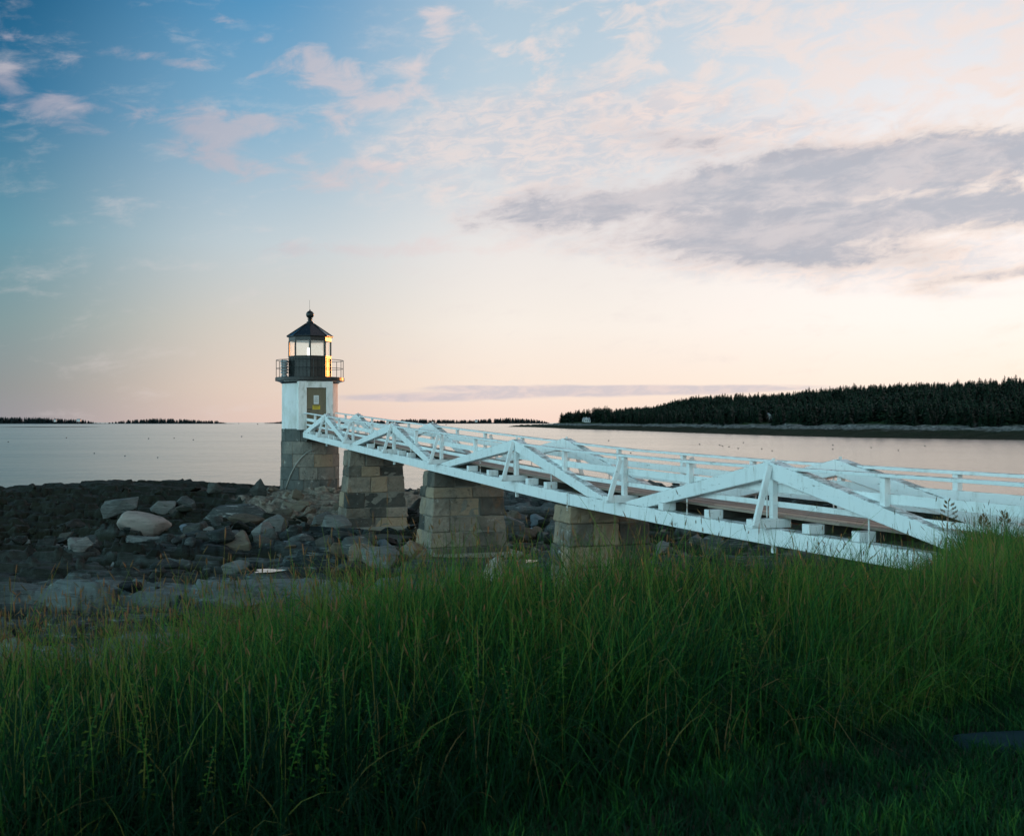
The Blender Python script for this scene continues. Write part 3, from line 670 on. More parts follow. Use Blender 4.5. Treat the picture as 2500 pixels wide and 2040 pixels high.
# ------------------------------------------------------------------ footbridge
def Cb(z): return -float(np.interp(z, [10, 14.4, 18.3, 22.2, 25.5, 28, 31.1, 38.9, 51.4, 62.6], [2.07, 2.07, 2.065, 2.055, 2.01, 1.975, 1.885, 1.63, 1.205, .79]))
def BP(z, q, h): x_, y_ = bxy(z, q); return Vector((x_, y_, EYE + Cb(z) + h))
qv = Vector((*DQ, 0)); FAR = 1.62; OFFS = .38      # far truss sits a little further along
FB = thing('footbridge', 'long white timber footbridge with low trusses and handrails leading to the lighthouse', 'footbridge', (*bxy(12, .9), EYE - 2.1))
NODES = [62.35, 51.1, 38.4, 25.35, 14.3]; APEX = [56.75, 44.3, 31.7, 19.85]; JOINT = [62.3, 51.3, 38.9, 28.0, 11.0]
for side, q0 in ((0, 0.0), (1, FAR)):
    o = OFFS * side; s0, s1 = (q0, q0 + .24)
    qc = (s0 + s1) / 2
    for i in range(4):
        za, zb = JOINT[i], JOINT[i + 1]; za_ = za - .012; zb_ = zb + .012
        mb = MB(); cuts = [za_] + [z for z in (31.1, 25.5, 22.2, 18.3, 14.4) if zb_ < z < za_] + [zb_]
        for a, b in zip(cuts[:-1], cuts[1:]):
            mb.hexa([BP(b, s0, 0), BP(b, s1, 0), BP(a, s1, 0), BP(a, s0, 0), BP(b, s0, .285), BP(b, s1, .285), BP(a, s1, .285), BP(a, s0, .285)])
        mb.build('bottom_chord', MT['paint'], FB, bevel=.012)
    for i in range(4):
        nA, nB, ap = NODES[i] - (.25 if i else .1) + o, NODES[i + 1] + (.75 if i < 3 else .1) + o, APEX[i] + o
        if i == 0: nA = NODES[0] - .3
        for (zf, sgn) in ((nA, 1), (nB, -1)):
            # rafter: foot on the chord, head cut plumb at the apex
            a = s0 + .004; b = s1 - .004
            foot_l = zf; 
            v = [BP(zf, a, .287), BP(zf, b, .287), BP(ap + .006 * sgn, b, 1.12), BP(ap + .006 * sgn, a, 1.12), BP(zf + .15 * sgn, a, .42), BP(zf + .15 * sgn, b, .42), BP(ap + .006 * sgn, b, 1.41), BP(ap + .006 * sgn, a, 1.41)]
            zi = zf - sgn * .95        # lower toe of the rafter resting on the chord
            v[0] = BP(zi, a, .287); v[1] = BP(zi, b, .287)
            # order so that normals point out: quad strip foot -> apex
            toe = [BP(zf, a, .287), BP(zf, b, .287)]
            top = [BP(zf, a, .33), BP(zf, b, .33)]
            vs = [toe[0], toe[1], v[1], v[0], v[3], v[2], v[7], v[6], top[0], top[1]]
            #     0       1       2     3     4     5     6     7     8       9
            fs = [(0, 1, 2, 3), (3, 2, 5, 4), (4, 5, 7, 6), (6, 7, 9, 8), (8, 9, 1, 0), (0, 3, 4, 6, 8), (1, 9, 7, 5, 2)]
            mb = MB(); mb.add(vs, fs)
            ob = mb.build('truss_rafter', MT['paint'], FB)
            bmm = bmesh.new(); bmm.from_mesh(ob.data); bmesh.ops.recalc_face_normals(bmm, faces=bmm.faces); bmm.to_mesh(ob.data); bmm.free()
            m = ob.modifiers.new('bevel', 'BEVEL'); m.width = .010; m.segments = 1
        mb = MB(); c_ = BP(ap, qc, 0)
        mb.tube([c_ + Vector((0, 0, 1.40)), c_ + Vector((0, 0, 1.455))], .035, 8); mb.build('apex_bolt', MT['rod'], FB)
        # iron tie rod beside the post, square nut plate below
        mb = MB(); p = BP(ap + .16, qc - .03, 0); mb.tube([p + Vector((0, 0, .44)), p + Vector((0, 0, 1.2))], .012, 6)
        mb.build('tie_rod', MT['rod'], FB); mb = MB(); p = BP(ap, qc, 0); mb.beam(p + Vector((0, 0, -.14)), p + Vector((0, 0, .0)), tuple(qv), .07, .07); mb.build('hanger_block', MT['paint'], FB)
        for dz_ in (2.75, -2.5):
            p = BP(ap + dz_, s0 + .05 if side == 0 else s1 - .05, 0)
            mb = MB(); mb.tube([p + Vector((0, 0, .285)), p + Vector((0, 0, .80))], .014, 6); mb.build('tie_rod', MT['rod'], FB)
    # posts
    pz = []
    for i in range(4):
        a, ap, b = NODES[i], APEX[i], NODES[i + 1]; pz += [(a, 'n'), ((a + ap) / 2, 'p'), (ap, 'a'), ((ap + b) / 2 - (.0), 'p')]
    pz += [(14.25, 'p'), (11.4, 'p')]
    for z_, kd in pz:
        z2 = z_ + o; qa = (s0 + .06) if side == 0 else (s1 - .16); lo = .44 if kd == 'a' else .285
        hi = 1.12 if kd == 'a' else 1.27; bt = .74 if kd == 'p' and z_ > 14.3 else lo
        mb = MB(); dt = .055
        mb.hexa([BP(z2 - dt, qa, bt), BP(z2 - dt, qa + .10, bt), BP(z2 + dt, qa + .10, bt), BP(z2 + dt, qa, bt), BP(z2 - dt, qa, hi), BP(z2 - dt, qa + .10, hi), BP(z2 + dt, qa + .10, hi), BP(z2 + dt, qa, hi)])
        mb.build('rail_post', MT['paint'], FB, bevel=.005)
        if kd in 'na' and z_ < 60:
            sg = -1 if side == 0 else 1
            qo = (s0 - .36) if side == 0 else (s1 + .36); qi = s1 if side == 0 else s0
            zt = z2 + (.0)
            hh0 = .288; mb = MB()
            qa_, qb_ = sorted((qo, qi + .16 * -sg))
            mb.hexa([BP(zt - .09, qa_, hh0), BP(zt - .09, qb_, hh0), BP(zt + .09, qb_, hh0), BP(zt + .09, qa_, hh0), BP(zt - .09, qa_, .445), BP(zt - .09, qb_, .445), BP(zt + .09, qb_, .445), BP(zt + .09, qa_, .445)])
            mb.build('outrigger', MT['paint'], FB, bevel=.008)
            mb = MB(); ht = 1.34 if kd == 'a' else 1.22
            mb.beam(BP(zt - .10, qo - sg * .05, .33), BP(zt - .10, (s0 - .035) if side == 0 else (s1 + .035), ht), Vector((*DT, 0)), .07, .10)
            mb.build('brace', MT['paint'], FB, bevel=.004)
    # cross beam ends between the outriggers
    # rails
    for nm, lo, hi, qa, qb in (('top_rail', 1.272, 1.325, (s0 + .03, s1 - .19)[side] if False else ((s0 + .02) if side == 0 else (s1 - .18)), 0, ), ('middle_board', .88, 1.03, 0, 0), ('lower_board', .635, .73, 0, 0)):
        if nm == 'top_rail': qa = s0 + .02 if side == 0 else s1 - .18; qb = qa + .15
        else:
            qa = s0 + .162 if side == 0 else s1 - .192; qb = qa + .03
        zz_ = [62.3, 56.8, 51.1, 44.6, 38.4, 31.1, 28, 25.4, 22.2, 18.3, 14.4, 10.6]
        if nm == 'top_rail':
            for a, b in zip(zz_[:-1], zz_[1:]):
                pass
        mb = MB()
        for a, b in zip(zz_[:-1], zz_[1:]):
            a -= .004; b += .004
            mb.hexa([BP(b, qa, lo), BP(b, qb, lo), BP(a, qb, lo), BP(a, qa, lo), BP(b, qa, hi), BP(b, qb, hi), BP(a, qb, hi), BP(a, qa, hi)])
        mb.build(nm, MT['paint'], FB, bevel=.004)
for i in range(4):
    for dz_ in (3.65, 1.9, -1.08, -2.3):
        z_ = APEX[i] + dz_
        if abs(z_ - NODES[i]) < .5 or abs(z_ - NODES[i + 1]) < .5: continue
        h0_, h1__ = .287, .445
        for nm, qa, qb, mt_ in (('cross_beam_end', -.03, .262, 'paint'), ('cross_beam_end', FAR - .02, FAR + .27, 'paint'), ('cross_beam', .266, FAR - .024, 'wood_dark')):
            mb = MB()
            mb.hexa([BP(z_ - .095, qa, h0_), BP(z_ - .095, qb, h0_), BP(z_ + .095, qb, h0_), BP(z_ + .095, qa, h0_), BP(z_ - .095, qa, h1__), BP(z_ - .095, qb, h1__), BP(z_ + .095, qb, h1__), BP(z_ + .095, qa, h1__)])
            mb.build(nm, MT[mt_], FB, bevel=.008)
# deck: boards running along the bridge on dark stringers
mb = MB(); zz_ = [62.3, 51.3, 38.9, 31.1, 28, 25.5, 22.2, 18.3, 14.4, 10.6]; nb = 9; q0, q1 = .25, FAR - .01
for k in range(nb):
    qa = q0 + (q1 - q0) * k / nb + .006; qb = q0 + (q1 - q0) * (k + 1) / nb - .006
    for a, b in zip(zz_[:-1], zz_[1:]):
        a -= .004; b += .004; dh = random.uniform(-.006, .006)
        mb.hexa([BP(b, qa, .458 + dh), BP(b, qb, .458 + dh), BP(a, qb, .458 + dh), BP(a, qa, .458 + dh), BP(b, qa, .50 + dh), BP(b, qb, .50 + dh), BP(a, qb, .50 + dh), BP(a, qa, .50 + dh)], (k % 2) * .55 + random.random() * .4)
mb.build('deck', MT['deck'], FB)
for q_ in (.34, .9, 1.46):
    mb = MB()
    for a, b in zip(zz_[:-1], zz_[1:]):
        a -= .004; b += .004
        mb.hexa([BP(b, q_ - .05, .18), BP(b, q_ + .05, .18), BP(a, q_ + .05, .18), BP(a, q_ - .05, .18), BP(b, q_ - .05, .284), BP(b, q_ + .05, .284), BP(a, q_ + .05, .284), BP(a, q_ - .05, .284)])
    mb.build('stringer', MT['wood_dark'], FB)
# bolt hoop at the third pier, corbel at the tower
mb = MB(); p = BP(28.0, -.03, 0); mb.tube([p + Vector((-.02, 0, -.12)), p + Vector((-.02, 0, .27)), p + Vector((0, 0, .315)), p + Vector((.06, .05, .31))], .014, 6); mb.build('anchor_strap', MT['rod'], FB)
mb = MB(); mb.hexa([BP(61.2, -.02, -.17), BP(61.2, 1.88, -.17), BP(62.4, 1.88, -.17), BP(62.4, -.02, -.17), BP(60.9, -.02, -.01), BP(60.9, 1.88, -.01), BP(62.4, 1.88, -.01), BP(62.4, -.02, -.01)]); mb.build('corbel', MT['wood_dark'], FB, bevel=.01)

# ------------------------------------------------------------------ stone piers
PL = ['tapered granite block pier nearest the lighthouse, pale stones at its foot', 'tapered granite block pier, middle of three, standing on a concrete footing', 'tapered granite pier nearest the shore, half hidden by grass']
for i, p in enumerate(PIERS):
    bx, by = bxy(p['z'], p['w'] / 2); th = thing('stone_pier', PL[i], 'bridge pier', (bx, by, H(p['bot'])), 'granite piers under the footbridge')
    cz = Vector((*bxy(p['z'], p['w'] / 2), 0)) + Vector((*DT, 0)) * (p['d'] / 2)
    T_, Q_ = Vector((*DT, 0)), Vector((*DQ, 0))
    nco = 6 if i < 2 else 5; hs = [p['bot']]
    ws = [random.uniform(.7, 1.3) for _ in range(nco)]; tot = sum(ws)
    for w_ in ws: hs.append(hs[-1] + (p['top'] - p['bot']) * w_ / tot)
    mb = MB()
    def dims(h):
        f = (p['top'] - h) / (p['top'] - p['bot']); return (p['w'] + (p['wb'] - p['w']) * f, p['d'] + (p['db'] - p['d']) * f)
    for c in range(nco):
        ha, hb = hs[c] + .006, hs[c + 1] - .006; wa, da = dims(ha); wb_, db_ = dims(hb)
        nq = 3 if c % 2 else 2; cut = [0] + sorted([(k + random.uniform(-.28, .28)) / nq for k in range(1, nq)]) + [1]
        if random.random() < .4: cut = [0, .22 + random.random() * .1] + [c_ for c_ in cut[1:] if c_ > .42]
        for k in range(len(cut) - 1):
            u0, u1 = cut[k], cut[k + 1]; td = random.uniform(.35, .65)
            for t0, t1 in ((0, td), (td, 1)):
                prot = random.uniform(-.03, .045); tint = random.random()
                def pt(u, t, w_, d_, h):
                    qq = (u - .5) * w_; dd = (t - .5) * d_
                    qq += (prot if u in (0, 1) else 0) * (1 if u == 1 else -1); dd += (prot if t in (0, 1) else 0) * (1 if t == 1 else -1)
                    if 0 < u < 1: qq += .004 if u == u0 else -.004
                    if 0 < t < 1: dd += .004 if t == t0 else -.004
                    v = cz + Q_ * (qq + random.uniform(-.012, .012)) + T_ * (dd + random.uniform(-.012, .012)); return (v.x, v.y, H(h))
                mb.hexa([pt(u0, t0, wa, da, ha), pt(u1, t0, wa, da, ha), pt(u1, t1, wa, da, ha), pt(u0, t1, wa, da, ha), pt(u0, t0, wb_, db_, hb), pt(u1, t0, wb_, db_, hb), pt(u1, t1, wb_, db_, hb), pt(u0, t1, wb_, db_, hb)], tint)
    ma = mb.build('masonry', MT['granite'], th, bevel=.03, seg=1); roughen(ma, .07, .20, 3)
    mb = MB(); e = .035
    def cq(w_, d_, h): return [tuple(cz + Q_ * (a * (w_ / 2 - e)) + T_ * (b * (d_ / 2 - e)) + Vector((0, 0, H(h)))) for a, b in ((-1, -1), (1, -1), (1, 1), (-1, 1))]
    mb.hexa(cq(*dims(p['bot'] + .02), p['bot'] + .02) + cq(*dims(p['top'] - .02), p['top'] - .02)); mb.build('mortar_core', MT['mortar'], ma)
    # timber pad carrying the chords
    mb = MB(); mb.hexa([BP(p['z'] - .03 + .0, -.02, -.0001) for _ in range(0)] or [tuple(cz + Q_ * a + T_ * b + Vector((0, 0, H(p['top'] + hh)))) for hh in (.002, .03) for a, b in ((-p['w'] / 2 + .1, -.45), (p['w'] / 2 - .2, -.45), (p['w'] / 2 - .2, .3), (-p['w'] / 2 + .1, .3))]); mb.build('bearing_pad', MT['wood_dark'], th)
    if i < 2:
        mb = MB(); w_, d_ = p['wb'] + (.75 if i == 1 else .5), p['db'] + .7; hh = p['bot'] + .14 if i == 1 else p['bot'] + .2
        f4 = [tuple(cz + Q_ * (a * w_ / 2) + T_ * (b * d_ / 2) + Vector((0, 0, H(z_)))) for z_ in (hh - .45, hh) for a, b in ((-1, -1), (1, -1), (1, 1), (-1, 1))]
        mb.hexa(f4); mb.build('footing', MT['concrete'], th, bevel=.04, seg=2)

# ------------------------------------------------------------------ rocks
def rockmesh(seed, flat=1.0, npts=18, rounder=.0, point=False):
    r = random.Random(seed); bm = bmesh.new()
    for k in range(npts):
        v = Vector((r.gauss(0, 1), r.gauss(0, 1), r.gauss(0, 1))).normalized() * r.uniform(.78, 1.0)
        if not rounder: v = Vector([math.copysign(abs(q) ** .8, q) for q in v])
        bm.verts.new(v)
    if point: bm.verts.new((.1, 0, 1.6)); bm.verts.new((-.15, .1, 1.35))
    res = bmesh.ops.convex_hull(bm, input=bm.verts)
    bmesh.ops.delete(bm, geom=[v for v in bm.verts if not v.link_faces], context='VERTS')
    bmesh.ops.bevel(bm, geom=list(bm.edges), offset=.06 + rounder * .14, segments=1 + (1 if rounder else 0), affect='EDGES', clamp_overlap=True)
    bmesh.ops.triangulate(bm, faces=bm.faces)
    bmesh.ops.subdivide_edges(bm, edges=[e for e in bm.edges if e.calc_length() > .22], cuts=1, use_grid_fill=True)
    bmesh.ops.triangulate(bm, faces=bm.faces)
    if rounder:
        for _ in range(4): bmesh.ops.smooth_vert(bm, verts=bm.verts, factor=.5, use_axis_x=True, use_axis_y=True, use_axis_z=True)
    bmesh.ops.subdivide_edges(bm, edges=[e for e in bm.edges if e.calc_length() > .14], cuts=1, use_grid_fill=True)
    o = Vector((seed * 3.1, seed * 1.7, 0)); bm.normal_update()
    for v in bm.verts:
        n1_ = mnoise.fractal(v.co * 1.6 + o, 1.0, 2.0, 4); v.co += v.normal * (n1_ * (.07 if not rounder else .04))
    lo = min(v.co.z for v in bm.verts); mxx = max(abs(v.co.x) for v in bm.verts); mxy = max(abs(v.co.y) for v in bm.verts); hi = max(v.co.z for v in bm.verts)
    for v in bm.verts: v.co = Vector((v.co.x / mxx * .5, v.co.y / mxy * .5, (v.co.z - lo) / (hi - lo)))
    me = bpy.data.meshes.new('rock'); bm.to_mesh(me); bm.free()
    me.polygons.foreach_set('use_smooth', [bool(rounder)] * len(me.polygons)); return me
RM = {m: [None] * 9 for m in ('rock_grey', 'rock_dark', 'rock_brown', 'rock_blue')}
protos = [rockmesh(s, npts=10 + s % 6, rounder=(.5 if s in (3, 9) else 0)) for s in range(1, 10)]
def getmesh(mat, k):
    if RM[mat][k] is None:
        m = protos[k].copy(); m.materials.append(MT[mat]); RM[mat][k] = m
    return RM[mat][k]
def rock(px, py, wpx, hpx, mat, label, cat='rock', k=0, rz=0, tilt=0, tilty=0, group=None, me=None, sink=.18, depth=.75, name='rock'):
    """px,py = middle of its foot in the photo; size in photo pixels"""
    x_, z_, h_ = at(px, py); w_ = wpx * z_ / F; t_ = hpx * z_ / F / (1 - sink)
    gg = min(gh(x_, z_), h_ + .12)
    if me is None: me = getmesh(mat, k)
    o = bpy.data.objects.new(name, me); col.objects.link(o)
    o.location = (x_, z_ + w_ * depth * .3, H(gg) - t_ * sink); o.scale = (w_, w_ * depth, t_); o.rotation_euler = (tilt, tilty, rz)
    tag(o, label, cat, group); return o
def own(seed, mat, **kw):
    m = rockmesh(seed, **kw); m.materials.append(MT[mat]); return m
rock(334, 1311, 132, 54, '', 'large smooth pale boulder lying alone on the dark weedy ledge', 'boulder', me=own(31, 'rock_pale', npts=16, rounder=.4), name='boulder', tilty=R(8))
rock(632, 1206, 46, 52, '', 'black pointed rock standing against the water left of the lighthouse', me=own(33, 'rock_dark', npts=9, point=True), sink=.1)
rock(520, 1205, 48, 24, 'rock_dark', 'low dark blocky rock on the skyline ridge between boulder and pointed rock', k=3)
rock(676, 1204, 34, 14, 'rock_dark', 'small dark rock touching the left foot of the lighthouse base', k=4)
rock(576, 1262, 178, 58, '', 'big banded grey rock with white veins left of the lighthouse', 'boulder', me=own(36, 'rock_band', npts=24), name='boulder', depth=.5)
rock(676, 1238, 32, 30, 'rock_blue', 'round blue-grey stone below the lighthouse, left of the brown rock', k=2)
rock(712, 1242, 74, 34, 'rock_brown', 'broad rounded brown rock just right of the round blue-grey stone', k=5)
rock(592, 1292, 98, 34, 'rock_brown', 'long flat brown rock under the big banded rock', k=8)
rock(680, 1272, 76, 40, 'rock_brown', 'rounded brown rock between banded rock and first pier', k=2)
rock(298, 1262, 96, 44, 'rock_grey', 'long leaning grey slab rock above the pale boulder', k=6, tilty=R(-18), depth=.5)
rock(395, 1250, 66, 32, 'rock_grey', 'grey angular rock right of the long leaning slab', k=1)
rock(448, 1243, 56, 32, 'rock_grey', 'humped grey rock left of the big banded rock', k=4)
rock(556, 1304, 34, 20, '', 'small pale angular stone perched on white speckled rocks', me=own(41, 'rock_pale', npts=9))
rock(545, 1322, 78, 28, 'rock_grey', 'flat speckled rock carrying the small pale angular stone', k=1)
rock(1206, 1402, 54, 62, '', 'upright rounded pale boulder in front of the middle pier', 'boulder', me=own(43, 'rock_pale', npts=18, rounder=.6), name='boulder', depth=.9)
rock(790, 1357, 48, 42, 'rock_dark', 'dark blocky rock in the hollow before the first pier', k=7)
rock(822, 1366, 52, 40, 'rock_brown', 'brown block leaning on the dark blocky rock', k=1)
rock(894, 1374, 96, 50, 'rock_brown', 'large tan-topped boulder between the first and middle piers', 'boulder', k=6, name='boulder')
rock(808, 1292, 30, 34, 'rock_grey', 'small grey wedge stone against the left foot of the first pier', k=3)
rock(764, 1312, 66, 38, 'rock_blue', 'blue-grey veined slab below the left of the first pier', k=0)
rock(246, 1372, 76, 46, 'rock_grey', 'pyramid shaped grey rock at the left edge of the flat ledges', k=6)
rock(190, 1345, 66, 34, 'rock_grey', 'white-spotted grey rock left of the pyramid shaped one', k=0)
rock(128, 1335, 92, 26, 'rock_grey', 'low long rock on the dark slope at far left', k=8, depth=.5)
rock(345, 1325, 130, 20, 'rock_grey', 'long low slab directly below the pale boulder', k=5, depth=.5)
rock(395, 1372, 76, 22, 'rock_grey', 'flat tilted stone right of the pyramid shaped rock', k=2)
rock(570, 1382, 72, 40, 'rock_grey', 'pointed tan-edged rock behind the left tide pool', k=7)
rock(565, 1465, 140, 40, 'rock_grey', 'broad flat slab rock half covered by the tall grass', k=8, depth=.6)
rock(650, 1340, 52, 20, 'rock_blue', 'flat blue-grey stone below the brown rocks', k=4, depth=.6)
rock(1090, 1385, 80, 30, 'rock_grey', 'grey rock at the left corner of the concrete footing', k=5)
rock(1310, 1300, 60, 34, 'rock_brown', 'brown boulder between the middle pier and the shore pier', 'boulder', k=2, name='boulder')
rock(1275, 1290, 46, 30, 'rock_grey', 'rounded grey stone touching the right side of the middle pier', k=5)
rock(1280, 1340, 50, 36, 'rock_grey', 'squat grey stone behind the right pool near the middle pier', k=1)
rock(1650, 1295, 44, 20, 'rock_blue', 'blue-grey stone just right of the shore pier', k=0)
rock(1745, 1345, 52, 30, 'rock_grey', 'pale streaked stone under the bridge behind the grass', k=3)
rock(930, 1310, 160, 22, 'rock_dark', 'long dark slab rock across the foot of the first pier', k=8, depth=.4)
AREAS = [
  (60, 480, 1250, 1300, 4, 'rock_dark', 'dark weedy stone on the slope behind the pale boulder', 'stones on the dark slope'),
  (20, 480, 1305, 1365, 22, None, 'grey stone among the ledges in front of the pale boulder', 'stones on the left ledges'),
  (430, 830, 1272, 1350, 84, None, 'stone in the rubble between the pale boulder and the first pier', 'stones in the hollow below the lighthouse'),
  (660, 830, 1200, 1262, 14, 'rock_brown', 'brown stone on the mound under the lighthouse base', 'stones on the lighthouse mound'),
  (850, 1060, 1310, 1390, 26, None, 'stone lying between the first and the middle pier', 'stones between the two far piers'),
  (990, 1040, 1200, 1260, 6, 'rock_dark', 'dark stone at the waterline seen between two piers', 'waterline stones between piers'),
  (1240, 1370, 1225, 1350, 34, None, 'rounded stone in the cobbles between the middle and shore piers', 'cobbles beside the shore pier'),
  (1600, 2000, 1275, 1380, 40, None, 'rounded stone under the last span right of the shore pier', 'cobbles under the last span'),
  (1560, 2450, 1195, 1250, 34, 'rock_dark', 'dark weed covered stone at the waterline beyond the bridge', 'waterline stones beyond the bridge'),
]
MARKS = [(334, 1290, 'the large pale boulder'), (632, 1190, 'the black pointed rock'), (576, 1240, 'the big banded rock'), (676, 1225, 'the round blue-grey stone'), (592, 1285, 'the long flat brown rock'),
  (298, 1245, 'the long leaning slab'), (556, 1298, 'the small pale perched stone'), (656, 1392, 'the left tide pool'), (1296, 1369, 'the pool by the middle pier'), (1206, 1380, 'the upright pale boulder'),
  (806, 1345, 'the dark blocky rock pair'), (894, 1355, 'the tan-topped boulder'), (764, 1300, 'the blue-grey veined slab'), (246, 1355, 'the pyramid shaped rock'), (128, 1325, 'the low long rock at far left'),
  (850, 1250, 'the first pier'), (1040, 1300, 'the left side of the middle pier'), (1240, 1280, 'the right side of the middle pier'), (1365, 1300, 'the left side of the shore pier'), (1595, 1300, 'the right side of the shore pier'),
  (758, 1195, 'the foot of the lighthouse'), (395, 1368, 'the flat tilted stone'), (1745, 1335, 'the pale streaked stone'), (1880, 1250, 'the apex post of the nearest truss'), (2200, 1200, 'the rail post right of the nearest truss'), (60, 1230, 'the left end of the skyline ridge'), (2366, 1180, 'the rail post nearest the right edge of the view')]
CNAME = {'rock_grey': 'grey', 'rock_dark': 'dark', 'rock_brown': 'brown', 'rock_blue': 'blue-grey'}
ORD = ['', 'second ', 'third ', 'fourth ', 'fifth ', 'sixth ', 'seventh ', 'eighth ']
fill = []
for x0, x1, y0, y1, n, mat, lab, grp in AREAS:
    for j in range(n):
        px = random.uniform(x0, x1); py = random.uniform(y0, y1); m = mat or random.choice(['rock_grey'] * 7 + ['rock_brown'] * (1 if px < 1000 else 3) + ['rock_dark'] * 4 + ['rock_blue'])
        wp = random.choice([16, 22, 30, 40, 56, 72]) * random.uniform(.8, 1.2) * (.55 + .8 * (py - 1180) / 200)
        x_, z_, h_ = at(px, py)
        if any(abs((x_ - bxy(p['z'], 1)[0])) < 2.2 and abs(z_ - bxy(p['z'], 1)[1]) < 1.6 for p in PIERS): continue
        if (x_ - TOW[0]) ** 2 + (z_ - TOW[1]) ** 2 < 6: continue
        if any(abs(px - q_[0]) < 60 and -30 < py - q_[1] < 60 for q_ in POOLS): continue
        if abs(px - 334) < 90 and 0 < py - 1285 < 60: continue
        hr_ = random.uniform(.28, .75)
        mk = min(MARKS, key=lambda q: (q[0] - px) ** 2 + ((q[1] - py) * 1.5) ** 2); ddx, ddy = px - mk[0], py - mk[1]
        rel = ('right of' if ddx > 0 else 'left of') if abs(ddx) > abs(ddy) * 1.2 else ('just below' if ddy > 0 else 'just above')
        size = 'small' if wp < 20 else ('large' if wp > 42 else 'middling'); shp = 'flat' if hr_ < .42 else ('squat' if hr_ < .6 else 'humped')
        fill.append([px, py, wp, hr_, m, f'{size} {shp} {CNAME[m]} stone', f'{rel} {mk[2]}', (ddx ** 2 + ddy ** 2), grp])
fill.sort(key=lambda q: q[7]); seen = {}
for px, py, wp, hr_, m, what, where, _d, grp in fill:
    k_ = (what, where); c_ = seen.get(k_, 0); seen[k_] = c_ + 1
    lab = what + ' ' + where.replace('the rail post nearest the right edge of the view', 'the rightmost rail post').replace('the rail post right of the nearest truss', 'the nearest truss foot') + (f', {ORD[c_].strip()} nearest' if c_ else '')
    rock(px, py, wp, wp * hr_, m, lab, 'rock', k=random.randrange(9), rz=random.uniform(0, 6.28), tilt=random.uniform(-.3, .3), tilty=random.uniform(-.35, .35), group=grp, sink=.22, depth=random.uniform(.6, 1))
# small stones nobody could count
def scatter_stones():
    PR = []
    for sd_ in range(12):
        r_ = random.Random(sd_ + 400); bm = bmesh.new()
        for k in range(11): bm.verts.new(Vector((r_.gauss(0, 1), r_.gauss(0, 1), r_.gauss(0, 1))).normalized())
        bmesh.ops.convex_hull(bm, input=bm.verts); bmesh.ops.delete(bm, geom=[v for v in bm.verts if not v.link_faces], context='VERTS')
        bmesh.ops.bevel(bm, geom=list(bm.edges), offset=.07, segments=1, affect='EDGES', clamp_overlap=True); bmesh.ops.triangulate(bm, faces=bm.faces); bm.verts.index_update()
        PR.append((np.array([v.co[:] for v in bm.verts]), np.array([[v.index for v in q.verts] for q in bm.faces]))); bm.free()
    V = []; Q = []; T = []; n = 0
    for j in range(7500):
        u = rng.random(); z = 24 + 58 * u ** .8; t = rng.uniform(-.46, .46); x = t * z
        if fbm(np.array([x * .35]), np.array([z * .35]), 3, 90)[0] < -.05: continue
        b, f = PR[int(rng.integers(0, 12))]
        if z > 64 and x < -9: continue
        if z < 38 and x < 2 and rng.random() < .9: continue
        if x < -11 and z > 50 and rng.random() < .75: continue
        g = gh(x, z)
        if g < -4.9: continue
        s = .06 + .26 * rng.random() ** 3 ; s *= (1 + .008 * z); sc_ = s * rng.uniform(.6, 1.3, 3) * (1, 1, .6)
        th = rng.uniform(0, 6.28); c, s_ = math.cos(th), math.sin(th)
        p = b * sc_
        p = np.stack([p[:, 0] * c - p[:, 1] * s_ + x, p[:, 0] * s_ + p[:, 1] * c + z, p[:, 2] + H(g) + s * .2], -1)
        V.append(p); Q.append(f + n); n += len(b)
    me = npmesh('beach_stones', np.concatenate(V), np.concatenate(Q), tri=True)
    tag(link('beach_stones', me, MT['ledge']), 'loose small stones strewn over the rocky shore', 'stones', kind='stuff')
scatter_stones()
# flat stone set in the lawn, and a short white post in the grass
zf = 1.6 * F / (1822 - HZ); xf = (2440 - 1250) / F * zf
MT['stone_flat'] = newmat('flat_stone_rock'); P = geo(); out(bsdf(mixc(noise(P, 9, 7, .7), (.006, .022, .028), (.022, .055, .066)), .95, noise(P, 14, 6, .7), .6, .02, spec=.02))
me = own(51, 'stone_flat', npts=22); o = bpy.data.objects.new('flat_stone', me); col.objects.link(o)
o.location = (xf + .12, zf, H(-1.655)); o.scale = (.80, .34, .11); tag(o, 'flat blue-grey stone set in the mown grass at lower right', 'stone')
zp = 7.55; xp = (1696 - 1250) / F * zp; hp = -(1462 - HZ) / F * zp
mb = MB(); gz = float(g_bank(np.array([xp]), np.array([zp]))[0]); mb.hexa([(xp + a * .045, zp + b * .045, H(z_)) for z_ in (gz - .1, hp - .02) for a, b in ((-1, -1), (1, -1), (1, 1), (-1, 1))])
mb.hexa([(xp + a * .045 * s, zp + b * .045 * s, H(z_)) for z_, s in ((hp - .019, .98), (hp, .7)) for a, b in ((-1, -1), (1, -1), (1, 1), (-1, 1))])
tag(mb.build('post', MT['granite'], loc=(xp, zp, H(gz)), bevel=.004), 'short pale weathered post almost hidden in the tall grass', 'post')

